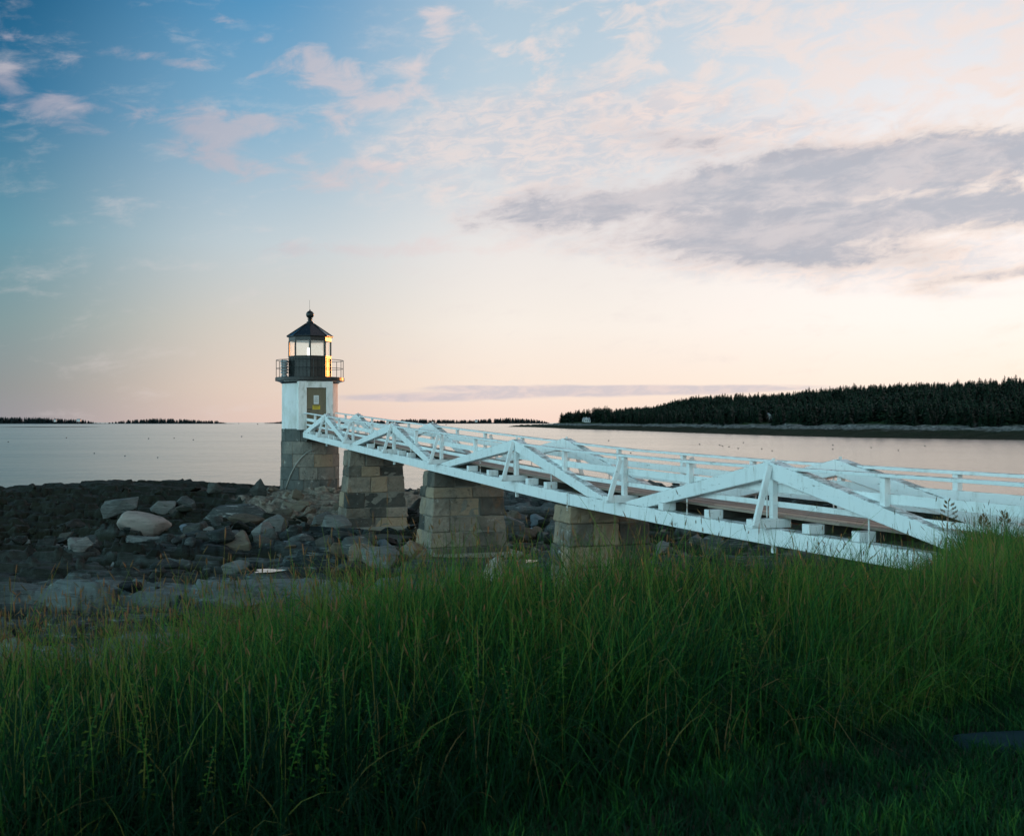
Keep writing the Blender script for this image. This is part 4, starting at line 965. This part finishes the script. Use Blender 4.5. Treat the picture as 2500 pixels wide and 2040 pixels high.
# ------------------------------------------------------------------ grass
def blades(name, x, z, g, L, W, lean, tint, seg=5, label=None):
    n = len(x); th = rng.uniform(0, 2 * np.pi, n); ax = rng.normal(0, 1, n) * .35 + .25; 
    dxl = np.cos(th); dyl = np.sin(th)
    fa = rng.uniform(0, np.pi, n); wx = np.cos(fa); wy = np.sin(fa)
    s = np.linspace(0, 1, seg + 1)[None, :]
    bend = lean[:, None] * s ** 2.1
    cx = x[:, None] + dxl[:, None] * bend * L[:, None]; cy = z[:, None] + dyl[:, None] * bend * L[:, None]
    cz_ = g[:, None] + L[:, None] * (s - .45 * (lean[:, None] ** 2) * s ** 3.2)
    ww = W[:, None] * (1 - s ** 2.2) * .5 + .0004
    V = np.stack([np.stack([cx - wx[:, None] * ww, cy - wy[:, None] * ww, cz_], -1), np.stack([cx + wx[:, None] * ww, cy + wy[:, None] * ww, cz_], -1)], 2)
    V = V.reshape(-1, 3); b = np.arange(n)[:, None] * (2 * (seg + 1)) + np.arange(seg)[None, :] * 2
    Q = np.stack([b, b + 1, b + 3, b + 2], -1).reshape(-1, 4)
    T = np.repeat(tint, 2 * (seg + 1))
    V[:, 2] += EYE
    return V, Q, T, (cx[:, -1], cy[:, -1], cz_[:, -1])
# tall grass
N = 230000
z = rng.uniform(3.0, 17, N) ; 
p_ = rng.random(N); z = 3.2 + (16.5 - 3.2) * p_ ** 1.5; x = rng.uniform(-.50, .52, N) * z
e = bank_edge(x); d = z - e
dens = np.where(lawn_side(x, z) > 0, 0, 1.0) * (.55 + .45 * sst(fbm(x * 1.6, z * 1.6, 3, 3), -.4, .3))
dens = dens * np.where(d > 0, np.clip(1.1 - d / 7.0, .2, 1), 1)
dens = np.where((d > 3.5) & (x < -.5), dens * .12, dens) * np.where((x / z < -.12) & (d > -1.6), np.interp(x / z, [-.45, -.12], [.42, .65]), 1)
bz = (BX0 - x) / BK      # keep blades out of the bridge
keep = (rng.random(N) < dens)
perp = (x - (BX0 - BK * z)) * DQ[0] + 0
keep &= ~((perp > -.15) & (perp < 2.0) & (z > 9.8))
x, z, e, d = x[keep], z[keep], e[keep], d[keep]; n = len(x); g = g_bank(x, z)
fld = fbm(x * .9, z * .9, 3, 14)
L = np.clip(rng.normal(.42, .12, n) + np.interp(x / z, [-.45, -.15, .1, .25, .33, .38, .42, .5], [.03, .04, .14, .15, .07, .04, .12, .14]) + .21 * fld + .14 * fbm(x * 3.1, z * 3.1, 2, 88), .15, 1.05)
L = L * np.where(lawn_side(x, z) > -.5, .55 + .45 * np.clip(-lawn_side(x, z) / .5, 0, 1), 1) * np.where(x > 3.9, .85, 1)
L *= np.where(x < -1.0, .92, 1)
W = rng.uniform(.0028, .0085, n); lean = np.abs(rng.normal(.58, .50, n) + .15 * fbm(x * 2, z * 2, 2, 8)).clip(.02, 1.4)
tint = np.clip(rng.beta(2, 4, n) * .95 + .30 * fld + .01 + .16 * np.exp(-((z - e) / 1.2) ** 2) + .06 * sst(z, 5.6, 7) - .20 * sst(-z, -5.8, -4.4), 0, 1)  # blades darken towards the camera: lens vignetting put into their colour
tint = np.where(rng.random(n) < .035, rng.uniform(.86, 1, n), tint)
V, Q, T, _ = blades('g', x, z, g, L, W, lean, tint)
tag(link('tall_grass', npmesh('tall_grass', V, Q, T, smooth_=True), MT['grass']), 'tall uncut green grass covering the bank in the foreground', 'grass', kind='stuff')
# seed-headed stalks
N = 15000; z = 3.8 + 9.5 * rng.random(N) ** 1.3; x = rng.uniform(-.47, .50, N) * z; e = bank_edge(x)
near_edge = np.exp(-((z - e) / 1.1) ** 2)
keep = (lawn_side(x, z) < -.3) & (rng.random(N) < (.10 + .9 * near_edge) * np.interp(x / z, [-.43, -.1, .1, .3, .5], [1.0, .9, .75, .35, .35])) & ~(((x - (BX0 - BK * z)) * DQ[0] > -.1) & (z > 9.8))
x, z = x[keep], z[keep]; n = len(x); g = g_bank(x, z); L = np.clip(rng.normal(.60, .12, n) + np.interp(x / z, [-.45, 0, .5], [-.06, 0, .02]), .3, 1.0); lean = np.abs(rng.normal(.22, .26, n)).clip(.02, 1.0)
V, Q, T, tip = blades('s', x, z, g, L, np.full(n, .0035), lean, np.full(n, .80) + rng.uniform(-.1, .12, n), 6)
# widths must not vanish at the tip: heads follow
hv = []; hq = []; ht = []; c = 0
for i in range(n):
    tx_, ty_, tz_ = tip[0][i], tip[1][i], tip[2][i]; hl = rng.uniform(.022, .065); r0 = rng.uniform(.0022, .0042)
    dr_ = np.array([tx_ - x[i], ty_ - z[i], 0]); dd = np.array([dr_[0] * 1.4, dr_[1] * 1.4, max(.25, 1 - 1.4 * lean[i]) * L[i]]); dd /= np.linalg.norm(dd)
    for k, (u, r) in enumerate(((-.05, .3), (.2, 1.0), (.6, .9), (1.0, .2))):
        p = np.array([tx_, ty_, tz_ + EYE]) + dd * hl * (u - .15)
        for j in range(4):
            a = j * math.pi / 2 + i; hv.append(p + np.array([math.cos(a), math.sin(a), 0]) * r * r0)
    for k in range(3):
        for j in range(4): hq.append((c + k * 4 + j, c + k * 4 + (j + 1) % 4, c + (k + 1) * 4 + (j + 1) % 4, c + (k + 1) * 4 + j))
    c += 16; ht += [rng.random()] * 16
tag(link('grass_stalks', npmesh('grass_stalks', V, Q, T), MT['grass']), 'thin flowering stalks rising above the tall grass', 'grass', kind='stuff')
tag(link('seed_heads', npmesh('seed_heads', np.array(hv), np.array(hq), np.array(ht), smooth_=True), MT['seed']), 'tan seed heads topping the grass stalks', 'grass', kind='stuff')
# leafy weeds among the grass
def weeds():
    V = []; Q = []; T = []; c = 0
    for j in range(1500):
        z = 3.9 + 7.0 * rng.random() ** 1.1; x = rng.uniform(-.42, .46) * z
        if rng.random() > .35 + .65 * np.exp(-((x / z - .02) / .16) ** 2): continue
        if lawn_side(x, z) > -.25 or (x - (BX0 - BK * z)) * DQ[0] > -.2 and z > 9.5: continue
        if z > bank_edge(x) + 1.2: continue
        g = float(g_bank(np.array([x]), np.array([z]))[0]); hgt = rng.uniform(.30, .62); lx, ly = rng.normal(0, .10, 2); t0 = rng.uniform(.45, .86); nl = int(rng.integers(16, 34)); lf = rng.uniform(.022, .050)
        for k in range(nl):
            u = .25 + .75 * (k + rng.random() * .5) / nl; p = np.array([x + lx * u * u, z + ly * u * u, EYE + g + hgt * u]); a = k * 2.4 + rng.uniform(-.4, .4); l = lf * (1.25 - .7 * u) * rng.uniform(.7, 1.3)
            d = np.array([math.cos(a), math.sin(a), rng.uniform(-.1, .6)]); d /= np.linalg.norm(d); w = np.cross(d, (0, 0, 1.0)); w /= np.linalg.norm(w) + 1e-6; dn = np.array([0, 0, -l * .35])
            V += [p, p + d * l * .55 + w * l * .24, p + d * l + dn, p + d * l * .55 - w * l * .24]; Q.append((c, c + 1, c + 2, c + 3)); c += 4; T += [min(1, t0 + rng.uniform(-.12, .12))] * 4
        for k in range(6):
            u0, u1 = k / 6, (k + 1) / 6; a_ = np.array([x + lx * u0 * u0, z + ly * u0 * u0, EYE + g + hgt * u0]); b_ = np.array([x + lx * u1 * u1, z + ly * u1 * u1, EYE + g + hgt * u1]); w = np.array([.0018, 0, 0])
            V += [a_ - w, a_ + w, b_ + w, b_ - w]; Q.append((c, c + 1, c + 2, c + 3)); c += 4; T += [.5] * 4
    tag(link('leafy_weeds', npmesh('leafy_weeds', np.array(V), np.array(Q), np.array(T)), MT['grass']), 'leafy green weeds mixed through the tall grass', 'weeds', kind='stuff')
weeds()
# mown lawn
N = 190000; z = 2.6 + 7.5 * rng.random(N); x = rng.uniform(-.9, 1.0, N) * (.5 * z + 1)
keep = (lawn_side(x, z) > -.25) & ~((np.abs(x - xf - .1) < .34) & (np.abs(z - zf) < .13)); x, z = x[keep], z[keep]; n = len(x); g = g_bank(x, z)
fl = fbm(x * 2.2, z * 2.2, 3, 41)
L = rng.uniform(.04, .12, n) * (1 + .6 * fl); tint = np.clip(.16 + .50 * fl + rng.normal(0, .15, n), 0, 1)
V, Q, T, _ = blades('l', x, z, g, L, rng.uniform(.004, .008, n), np.abs(rng.normal(.5, .3, n)).clip(.05, 1), tint, 2)
tag(link('mown_grass', npmesh('mown_grass', V, Q, T, smooth_=True), MT['grass']), 'short mown grass at the lower right of the bank', 'grass', kind='stuff')
# open reddish panicles in front of the bridge (single plants)
def panicle(px, py, zd, hpx, lab):
    xx = (px - 1250) / F * zd; top = -(py - HZ) / F * zd; g = float(g_bank(np.array([xx]), np.array([zd]))[0])
    th = thing('flowering_grass', lab, 'grass plant', (xx, zd, H(g)), 'open plumed grasses before the bridge rails')
    ln = .02; mb = MB(); st = [(xx + ln * u ** 2, zd, H(g + (top - g) * u)) for u in np.linspace(0, 1, 7)]
    mb.tube(st, .0022, 5); sp = []
    mbs = MB(); hl = hpx * zd / F
    for k in range(11):
        u = k / 10; b0 = Vector((xx + ln, zd, H(top - hl * u))); sgn = -1 if k % 2 else 1; L_ = hl * (.12 + .42 * u) * random.uniform(.6, 1.2)
        tip_ = b0 + Vector((sgn * L_ * .8, random.uniform(-.03, .03), L_ * .45)); mb.tube([b0, tip_], .0012, 4)
        for q_ in range(3):
            p = b0.lerp(tip_, .55 + .22 * q_); dd = Vector((sgn * .3, 0, 1)).normalized() * .012
            mbs.tube([p - dd, p, p + dd], [.0008, .0042, .0008], 5, c=random.random())
    mb.build('stalk', MT['seed'], th); mbs.build('spikelet', MT['seed'], th)
panicle(2308, 1222, 7.6, 62, 'reddish open plumed grass standing before the lower bridge board')
panicle(2446, 1248, 8.6, 30, 'small dark plumed grass at the right end of the bridge rails')
panicle(2395, 1256, 8.1, 26, 'tiny plumed grass between the two larger plumes')

# ------------------------------------------------------------------ far headland with spruce wood
COAST = [(1236, 1041.5), (1300, 1042.5), (1400, 1047), (1500, 1049.5), (1700, 1057), (1900, 1063.5), (2100, 1068), (2500, 1074)]
cp = []
for px, py in COAST: Z_ = EYE * F / (py - HZ); cp.append(((px - 1250) / F * Z_, Z_))
cp += [(215, 285), (275, 200), (330, 100), (380, -20)]
cp = np.array(cp); seg = np.r_[0, np.cumsum(np.hypot(*np.diff(cp, axis=0).T))]
def coast(s): return np.interp(s, seg, cp[:, 0]), np.interp(s, seg, cp[:, 1])
SL = seg[-1]; S = np.arange(0, SL, 2.5); cx, cy = coast(S)
tx2 = np.gradient(cx); ty2 = np.gradient(cy); nn_ = np.hypot(tx2, ty2); 
k_ = np.ones(41) / 41
nxo = np.convolve(np.pad(-ty2 / nn_ * -1 * -1, 20, 'edge'), k_, 'valid'); nyo = np.convolve(np.pad(tx2 / nn_, 20, 'edge'), k_, 'valid')
nxo = np.where(True, nxo, nxo)
# inland normal must point away from the camera
sg = np.sign(nxo * cx + nyo * cy); sg[sg == 0] = 1; nxo *= sg; nyo *= sg
ln_ = np.hypot(nxo, nyo); nxo /= ln_; nyo /= ln_
s_tip = 420.0       # bare spit until here
crest = np.interp(S, [0, seg[2], seg[4], seg[5], seg[6], seg[7], seg[8], SL], [-4.2, .5, 6.0, 12.5, 16, 19.5, 12.0, 10.0])
wid = np.interp(S, [0, seg[1], seg[2], seg[4], SL], [8, 40, 75, 130, 150])
O = np.r_[np.linspace(-6, 40, 24), np.linspace(46, 260, 30)]
prof_x = np.array([-6, 0, 8, 20, 34, 60, 150, 260])
HH = np.zeros((len(S), len(O)))
for i in range(len(S)):
    sc_ = wid[i] / 150
    shore = np.interp(O, np.array([-6, 0, 9, 20, 34]) * max(sc_, .35), [-5.8, -5.0, -3.6, -2.2, -1.2])
    cr = crest[i]; inland = np.interp(O, [34 * max(sc_, .35), 150 * sc_ + 20, 260 * sc_ + 30], [0, cr + 1.2, cr - 3])
    HH[i] = np.minimum(shore, np.maximum(-1.2 + 0 * shore, shore)) + inland
XX = cx[:, None] + nxo[:, None] * O; YY = cy[:, None] + nyo[:, None] * O
pxl = np.where(YY > 30, XX / np.maximum(YY, 30) * F + 1250, 4000)
ytop = np.interp(pxl, [1300, 1372, 1390, 1450, 1500, 1600, 1684, 1837, 1954, 2130, 2306, 2500], [1026, 1014, 1002, 1003, 997, 990, 969, 960, 954, 937, 931, 922])
tgt = np.where(pxl < 2540, (HZ - ytop) / F * YY - 9.3, 11.5)
fin = sst(np.broadcast_to(O[None, :] / np.maximum(wid[:, None] / 150, .4), YY.shape), 34, 140)
base_h = np.where(O[None, :] < 34, HH, -1.2)
HH = np.where(O[None, :] < 14, HH, np.minimum(HH, -1.2)) * (1 - fin) + tgt * fin
tip_ = (crest < -1.2)[:, None]
HH = np.where(tip_, np.minimum(HH, np.interp(O, [-6, 0, 8, 20, 60], [-5.8, -5, -4.2, -3.9, -6])[None, :] + (crest[:, None] + 4.2).clip(0, 3)), HH)
HH = HH + fbm(XX * .09, YY * .09, 4, 7) * .9 * sst(O[None, :], -1, 8) + fbm(XX * .35, YY * .35, 3, 17) * .9 * sst(O[None, :], 1, 6) + cells(XX, YY, 7.0, 5, .3, 1.6, .3)[0] * 1.1 * sst(O[None, :], 0, 6) * (1 - sst(O[None, :], 34, 50))
tag(gridmesh('far_headland', XX, YY, HH, MT['shore_far']), kind='structure')
def conifer(seed, hgt=1.0, dense=1.0):
    r = random.Random(seed); V = []; Fs = []; T = []
    def tri(a, b, c, t): n = len(V); V.extend([a, b, c]); Fs.append((n, n + 1, n + 2)); T.extend([t] * 3)
    V += []; rad = r.uniform(.15, .21)
    for k in range(5):     # trunk
        a0 = k * 1.2566; a1 = a0 + 1.2566; tri((.015 * math.cos(a0), .015 * math.sin(a0), 0), (.015 * math.cos(a1), .015 * math.sin(a1), 0), (0, 0, .99), .2)
    lv = 15; z0 = r.uniform(.05, .16)
    for i in range(lv):
        u = i / (lv - 1); z = z0 + (1 - z0) * .97 * u ** .92; rr = rad * (1 - u) ** .62 + .012; nb = 8 if u < .7 else 6
        for k in range(nb):
            if r.random() < .14: continue
            a = 2 * math.pi * (k + r.random() * .8) / nb; l = rr * r.uniform(.55, 1.25); w_ = l * .55 + .008; dz_ = -.045 * (1 - u) - .01
            ca, sa = math.cos(a), math.sin(a); t = r.random()
            tri((0, 0, z + .035), (ca * l - sa * w_ * .5, sa * l + ca * w_ * .5, z + dz_ + r.uniform(-.01, .01)), (ca * l * .9 + sa * w_ * .5, sa * l * .9 - ca * w_ * .5, z + dz_ + r.uniform(-.015, .01)), t)
            tri((0, 0, z + .01), (ca * l * .7 - sa * w_ * .7, sa * l * .7 + ca * w_ * .7, z + dz_ * .4), (ca * l * .8 + sa * w_ * .7, sa * l * .8 - ca * w_ * .7, z + dz_ * 1.7), t * .7)
    return np.array(V), np.array(Fs), np.array(T)
CON = [conifer(s) for s in range(8)]
CME = []
for V, Fs, T in CON:
    m = npmesh('spruce_tree', V, Fs, T, tri=True); m.materials.append(MT['needles']); CME.append(m)
hs_s = np.arange(len(S))
cand = []
def hat(si, off):
    i = int(si); return XX[i], YY[i]
while len(cand) < 7200:
    i = rng.integers(0, len(S)); s_ = S[i]; off = rng.uniform(20, 185)
    sc_ = wid[i] / 150; lo = 32 * max(sc_, .42)
    if off < lo or off > 165 * sc_ + 30: continue
    if (cx[i] + nxo[i] * off) / (cy[i] + nyo[i] * off + 1e-6) * F + 1250 < 1374 and cy[i] > 400: continue
    if s_ > seg[7] + 80 and off < 110: continue
    tipk = 1.3 if (cx[i] + nxo[i] * off) / max(cy[i] + nyo[i] * off, 1) * F + 1250 < 1490 else 1.0
    j = int(np.clip(np.searchsorted(O, off), 1, len(O) - 1)); f_ = (off - O[j - 1]) / (O[j] - O[j - 1]); h_ = HH[i, j - 1] * (1 - f_) + HH[i, j] * f_
    x_ = cx[i] + nxo[i] * off + rng.uniform(-2, 2); y_ = cy[i] + nyo[i] * off
    edge_ = (off - lo) / 10; hg = (1 + .16 * float(fbm(np.array([x_ * .05]), np.array([y_ * .05]), 3, 66)[0]) * 1.6) * (rng.uniform(7.2, 9.6) if rng.random() > .035 else rng.uniform(9.6, 11)) * (1 if edge_ > .6 else .75) * tipk
    cand.append((x_, y_, h_, hg, off - lo, off, i))
HOUSES = [(1432, 1030.2, 6.6, 2.3, 2.1, 'white cottage with dark windows at the tip of the wooded headland', 0), (1878, 1028.5, 3.0, 2.5, 1.6, 'white gabled house end showing through the dark spruces on the headland', 1)]
hp_ = []
for px, py, *_r in HOUSES:
    t = (px - 1250) / F
    best = min(((abs(XX[i, j] / YY[i, j] - t) * 900 + abs((HZ - HH[i, j] / YY[i, j] * F) - py) * .9, i, j) for i in range(len(S)) for j in range(10, 34) if YY[i, j] > 50), key=lambda q: q[0])
    hp_.append((t * YY[best[1], best[2]], YY[best[1], best[2]], HH[best[1], best[2]]))
cand = [c for c in cand if all(not (abs(c[0] / c[1] - h[0] / h[1]) < (.0068 if k == 0 else .0042) and c[1] < h[1] + 7) for k, h in enumerate(hp_))]
infr = [(c[1] > 0 and abs(c[0] / c[1]) < .46) for c in cand]
order = sorted([i for i in range(len(cand)) if infr[i] and (cand[i][4] < 7 or cand[i][5] > 120)], key=lambda i: cand[i][1])
ind = set(order[:290])
Vs, Fss, Ts, n = [], [], [], 0
for i, c in enumerate(cand):
    k = int(rng.integers(0, 8)); th = rng.uniform(0, 6.28); wd = c[3] * rng.uniform(.95, 1.75)
    if i in ind:
        o = bpy.data.objects.new('spruce_tree', CME[k]); col.objects.link(o); o.location = (c[0], c[1], H(c[2]) - .3); o.rotation_euler = (0, 0, th); o.scale = (wd, wd, c[3])
        fr = c[4] < 7
        pxl = c[0] / c[1] * F + 1250; zone = 'left of the white cottage' if pxl < 1425 else ('between the white cottage and the gabled house' if pxl < 1880 else (['just right of the gabled house', 'over the left slope of the nearest truss', 'over the peak of the nearest truss', 'over the long right slope of the nearest truss', 'over the rail post past that truss', 'near the right edge', 'at the right edge'][int(min(6, (pxl - 1880) // 92))]))
        tw = ('tall ' if c[3] > 9.0 else ('short ' if c[3] < 7.4 else '')) + ('broad ' if wd / c[3] > 1.6 else ('narrow ' if wd / c[3] < 1.3 else ''))
        tag(o, tw + ('front row headland spruce, ' if fr else 'spruce on the headland skyline, ') + zone, 'tree', 'spruces along the headland shore' if fr else 'spruces on the headland skyline')
        continue
    V, Fs, T = CON[k]; ca, sa = math.cos(th), math.sin(th)
    P_ = np.stack([(V[:, 0] * ca - V[:, 1] * sa) * wd + c[0], (V[:, 0] * sa + V[:, 1] * ca) * wd + c[1], V[:, 2] * c[3] + H(c[2]) - .3], -1)
    Vs.append(P_); Fss.append(Fs + n); Ts.append(T); n += len(V)
tag(link('spruce_wood', npmesh('spruce_wood', np.concatenate(Vs), np.concatenate(Fss), np.concatenate(Ts), tri=True), MT['needles']), 'dense dark spruce wood covering the far headland', 'wood', kind='stuff')
for (px, py, w_, hw, rh, lab, kd), (x_, y_, h_) in zip(HOUSES, hp_):
    th = thing('cottage' if kd == 0 else 'house', lab, 'house', (x_, y_, H(h_)))
    d_ = 5.0; z0 = h_ - .3; z1 = h_ + hw
    mb = MB(); mb.box((x_ - w_ / 2, y_, H(z0)), (x_ + w_ / 2, y_ + d_, H(z1)))
    gw = w_ * (.42 if kd == 0 else 1.0); gx = x_ + (0 if kd == 0 else 0)
    mb.add([(gx - gw / 2, y_ - .01, H(z1)), (gx + gw / 2, y_ - .01, H(z1)), (gx, y_ - .01, H(z1 + rh)), (gx - gw / 2, y_ + .2, H(z1)), (gx + gw / 2, y_ + .2, H(z1)), (gx, y_ + .2, H(z1 + rh))], [(0, 1, 2), (3, 5, 4), (0, 2, 5, 3), (1, 4, 5, 2)])
    mb.build('wall', MT['housewall'], th)
    mb = MB()
    if kd == 0: mb.add([(x_ - w_ / 2 - .3, y_ - .3, H(z1)), (x_ + w_ / 2 + .3, y_ - .3, H(z1)), (x_ + w_ / 2 + .3, y_ + d_, H(z1)), (x_ - w_ / 2 - .3, y_ + d_, H(z1)), (x_ - w_ / 2 + .6, y_ + d_ / 2, H(z1 + rh * .8)), (x_ + w_ / 2 - .6, y_ + d_ / 2, H(z1 + rh * .8))], [(0, 1, 5, 4), (1, 2, 5), (2, 3, 4, 5), (3, 0, 4)])
    for s in (-1, 1): mb.hexa([(gx + s * gw * .56, y_ - .15, H(z1 - .2)), (gx + s * gw * .56, y_ + d_, H(z1 - .2)), (gx, y_ + d_, H(z1 + rh)), (gx, y_ - .15, H(z1 + rh)), (gx + s * gw * .56, y_ - .15, H(z1)), (gx + s * gw * .56, y_ + d_, H(z1)), (gx, y_ + d_, H(z1 + rh + .2)), (gx, y_ - .15, H(z1 + rh + .2))])
    mb.build('roof', MT['grey'], th)
    for wx_ in ([-.36, -.12, .12, .36] if kd == 0 else [-.2, .2]):
        mb = MB(); mb.box((x_ + wx_ * w_ - .33, y_ - .03, H(h_ + .7)), (x_ + wx_ * w_ + .33, y_ - .012, H(h_ + 1.8))); mb.build('window', MT['pane'], th)

# ------------------------------------------------------------------ far islands
def island(name, x0, x1, ybase, tops, Z_, lab, trees=True, houses=()):
    n = 160; xs_ = np.linspace(x0, x1, n); top = np.interp(xs_, *zip(*tops)); hh = (HZ - top) / F * Z_
    gx_ = (xs_ - 1250) / F * Z_; dep = np.linspace(0, 1, 9)
    Xg = np.repeat(gx_[:, None], 9, 1); Yg = Z_ + dep[None, :] * 220 - 0; 
    gr = np.maximum(.18 * (hh + EYE), .6)[:, None] * np.sin(np.pi * dep)[None, :] - EYE - .5 * (1 - np.sin(np.pi * dep))[None, :]
    Yg = np.broadcast_to(Yg, Xg.shape).copy()
    if not trees: gr = (hh[:, None] + EYE) * np.sin(np.pi * dep)[None, :] - EYE - .3
    tag(gridmesh(name, Xg, Yg, gr, MT['shore_far'] if not trees else MT['farwood_haze']), kind='structure')
    if trees:
        Vs, Fss, Ts, k = [], [], [], 0
        nt_ = int((x1 - x0) / F * Z_ / 6.0)
        for rep in range(4):
            for _ in range(nt_):
                px = rng.uniform(x0, x1); tp = np.interp(px, *zip(*tops)); h_ = (HZ - tp) / F * Z_ + EYE
                if h_ < 4: continue
                hg = h_ * rng.uniform(.72, 1.05); V, Fs, T = CON[int(rng.integers(0, 8))]
                wd = min(hg, 22) * 1.9
                P_ = np.stack([V[:, 0] * wd + (px - 1250) / F * Z_, V[:, 1] * wd + Z_ + 40 + rng.uniform(0, 60), V[:, 2] * hg], -1)
                Vs.append(P_); Fss.append(Fs + k); Ts.append(T); k += len(V)
        tag(link(name + '_trees', npmesh(name + '_trees', np.concatenate(Vs), np.concatenate(Fss), np.concatenate(Ts), tri=True), MT['farwood_haze']), lab, 'wood', kind='stuff')
    for hx, hy, hw_, hh_, hl in houses:
        x_ = (hx - 1250) / F * Z_; z_ = (HZ - hy) / F * Z_; a = hw_ / F * Z_ / 2; b = hh_ / F * Z_
        th = thing('house', hl, 'house', (x_, Z_ + 25, H(z_)))
        mb = MB(); mb.box((x_ - a, Z_ + 25, H(z_ - 3)), (x_ + a, Z_ + 35, H(z_ + b * .55))); mb.build('wall', MT['housewall'], th)
        mb = MB(); mb.add([(x_ - a * 1.1, Z_ + 24.5, H(z_ + b * .55)), (x_ + a * 1.1, Z_ + 24.5, H(z_ + b * .55)), (x_ + a * 1.1, Z_ + 36, H(z_ + b * .55)), (x_ - a * 1.1, Z_ + 36, H(z_ + b * .55)), (x_ - a * .9, Z_ + 30, H(z_ + b)), (x_ + a * .9, Z_ + 30, H(z_ + b))], [(0, 1, 5, 4), (1, 2, 5), (2, 3, 4, 5), (3, 0, 4)]); mb.build('roof', MT['grey'], th)
island('left_island', -120, 222, 1032, [(-120, 1014), (0, 1017), (80, 1018), (130, 1020), (180, 1023), (205, 1029), (222, 1032)], 3600, 'dark wooded island at the far left horizon', houses=[(126, 1027, 5, 4, 'tiny white house on the left island, the one further left'), (184, 1026.5, 9, 4.5, 'white house on the left island near its right tip')])
island('round_island', 238, 545, 1032, [(238, 1032), (265, 1028), (300, 1024), (370, 1019.5), (430, 1022), (515, 1026), (530, 1030), (545, 1032)], 3900, 'low dark wooded island between the left island and the lighthouse')
island('distant_island', 640, 1345, 1032, [(640, 1031), (665, 1029), (690, 1027), (830, 1027), (900, 1026), (960, 1025), (1000, 1021), (1060, 1023), (1160, 1024), (1200, 1020), (1240, 1019), (1300, 1021), (1330, 1027), (1345, 1031.5)], 4300, 'long blue wooded island on the horizon behind the bridge', houses=[(1162, 1028, 6, 4, 'small pale house among trees on the island behind the bridge')])
island('left_ledge', -60, 172, 1043, [(-60, 1041.6), (0, 1042), (80, 1041.4), (140, 1043), (172, 1044.8)], 1150, '', trees=False)
island('mid_ledge', 305, 492, 1043, [(305, 1043.6), (380, 1042.6), (400, 1042.2), (430, 1043.0), (492, 1043.8)], 1200, '', trees=False)

# buoys
def buoy(px, py, r, lab, grp=None, tall=1.0):
    Z_ = EYE * F / (py - HZ); x_ = (px - 1250) / F * Z_; mb = MB(); r = r * Z_ / F
    mb.lathe([(r * .5, -.1), (r, r * .3), (r, r * 1.1), (r * .5, r * 1.3), (r * .3, r * 1.4 * tall), (r * .1, r * 1.5 * tall)], x_, Z_, 10)
    tag(mb.build('buoy', MT['buoy'], loc=(x_, Z_, 0)), lab, 'buoy', grp)
for px, py in [(1708, 1085), (1757, 1087), (1764, 1089), (1780, 1091), (1802, 1095), (1815, 1081), (1860, 1096), (1885, 1101), (2033, 1087), (2127, 1093), (2193, 1100), (2033, 1097), (1540, 1106), (1457, 1107), (1486, 1076), (2258, 1089)]:
    buoy(px, py, 1.6, 'small dark lobster buoy floating on the golden water beyond the bridge', 'lobster buoys on the right water')
for px, py in [(162, 1069), (363, 1071), (425, 1070), (472, 1074), (305, 1113), (590, 1066), (20, 1079), (385, 1117), (230, 1107)]:
    buoy(px, py, 1.5, 'small dark lobster buoy floating on the grey water left of the lighthouse', 'lobster buoys on the left water')
buoy(583, 1034.2, 1.1, 'thin channel buoy on the horizon further from the lighthouse', tall=1.3); buoy(629, 1036, 1.3, 'thin channel buoy on the horizon just left of the lighthouse', tall=1.6); buoy(1089, 1037.5, 1.3, 'dark channel buoy on the water above the second truss', tall=1.6)
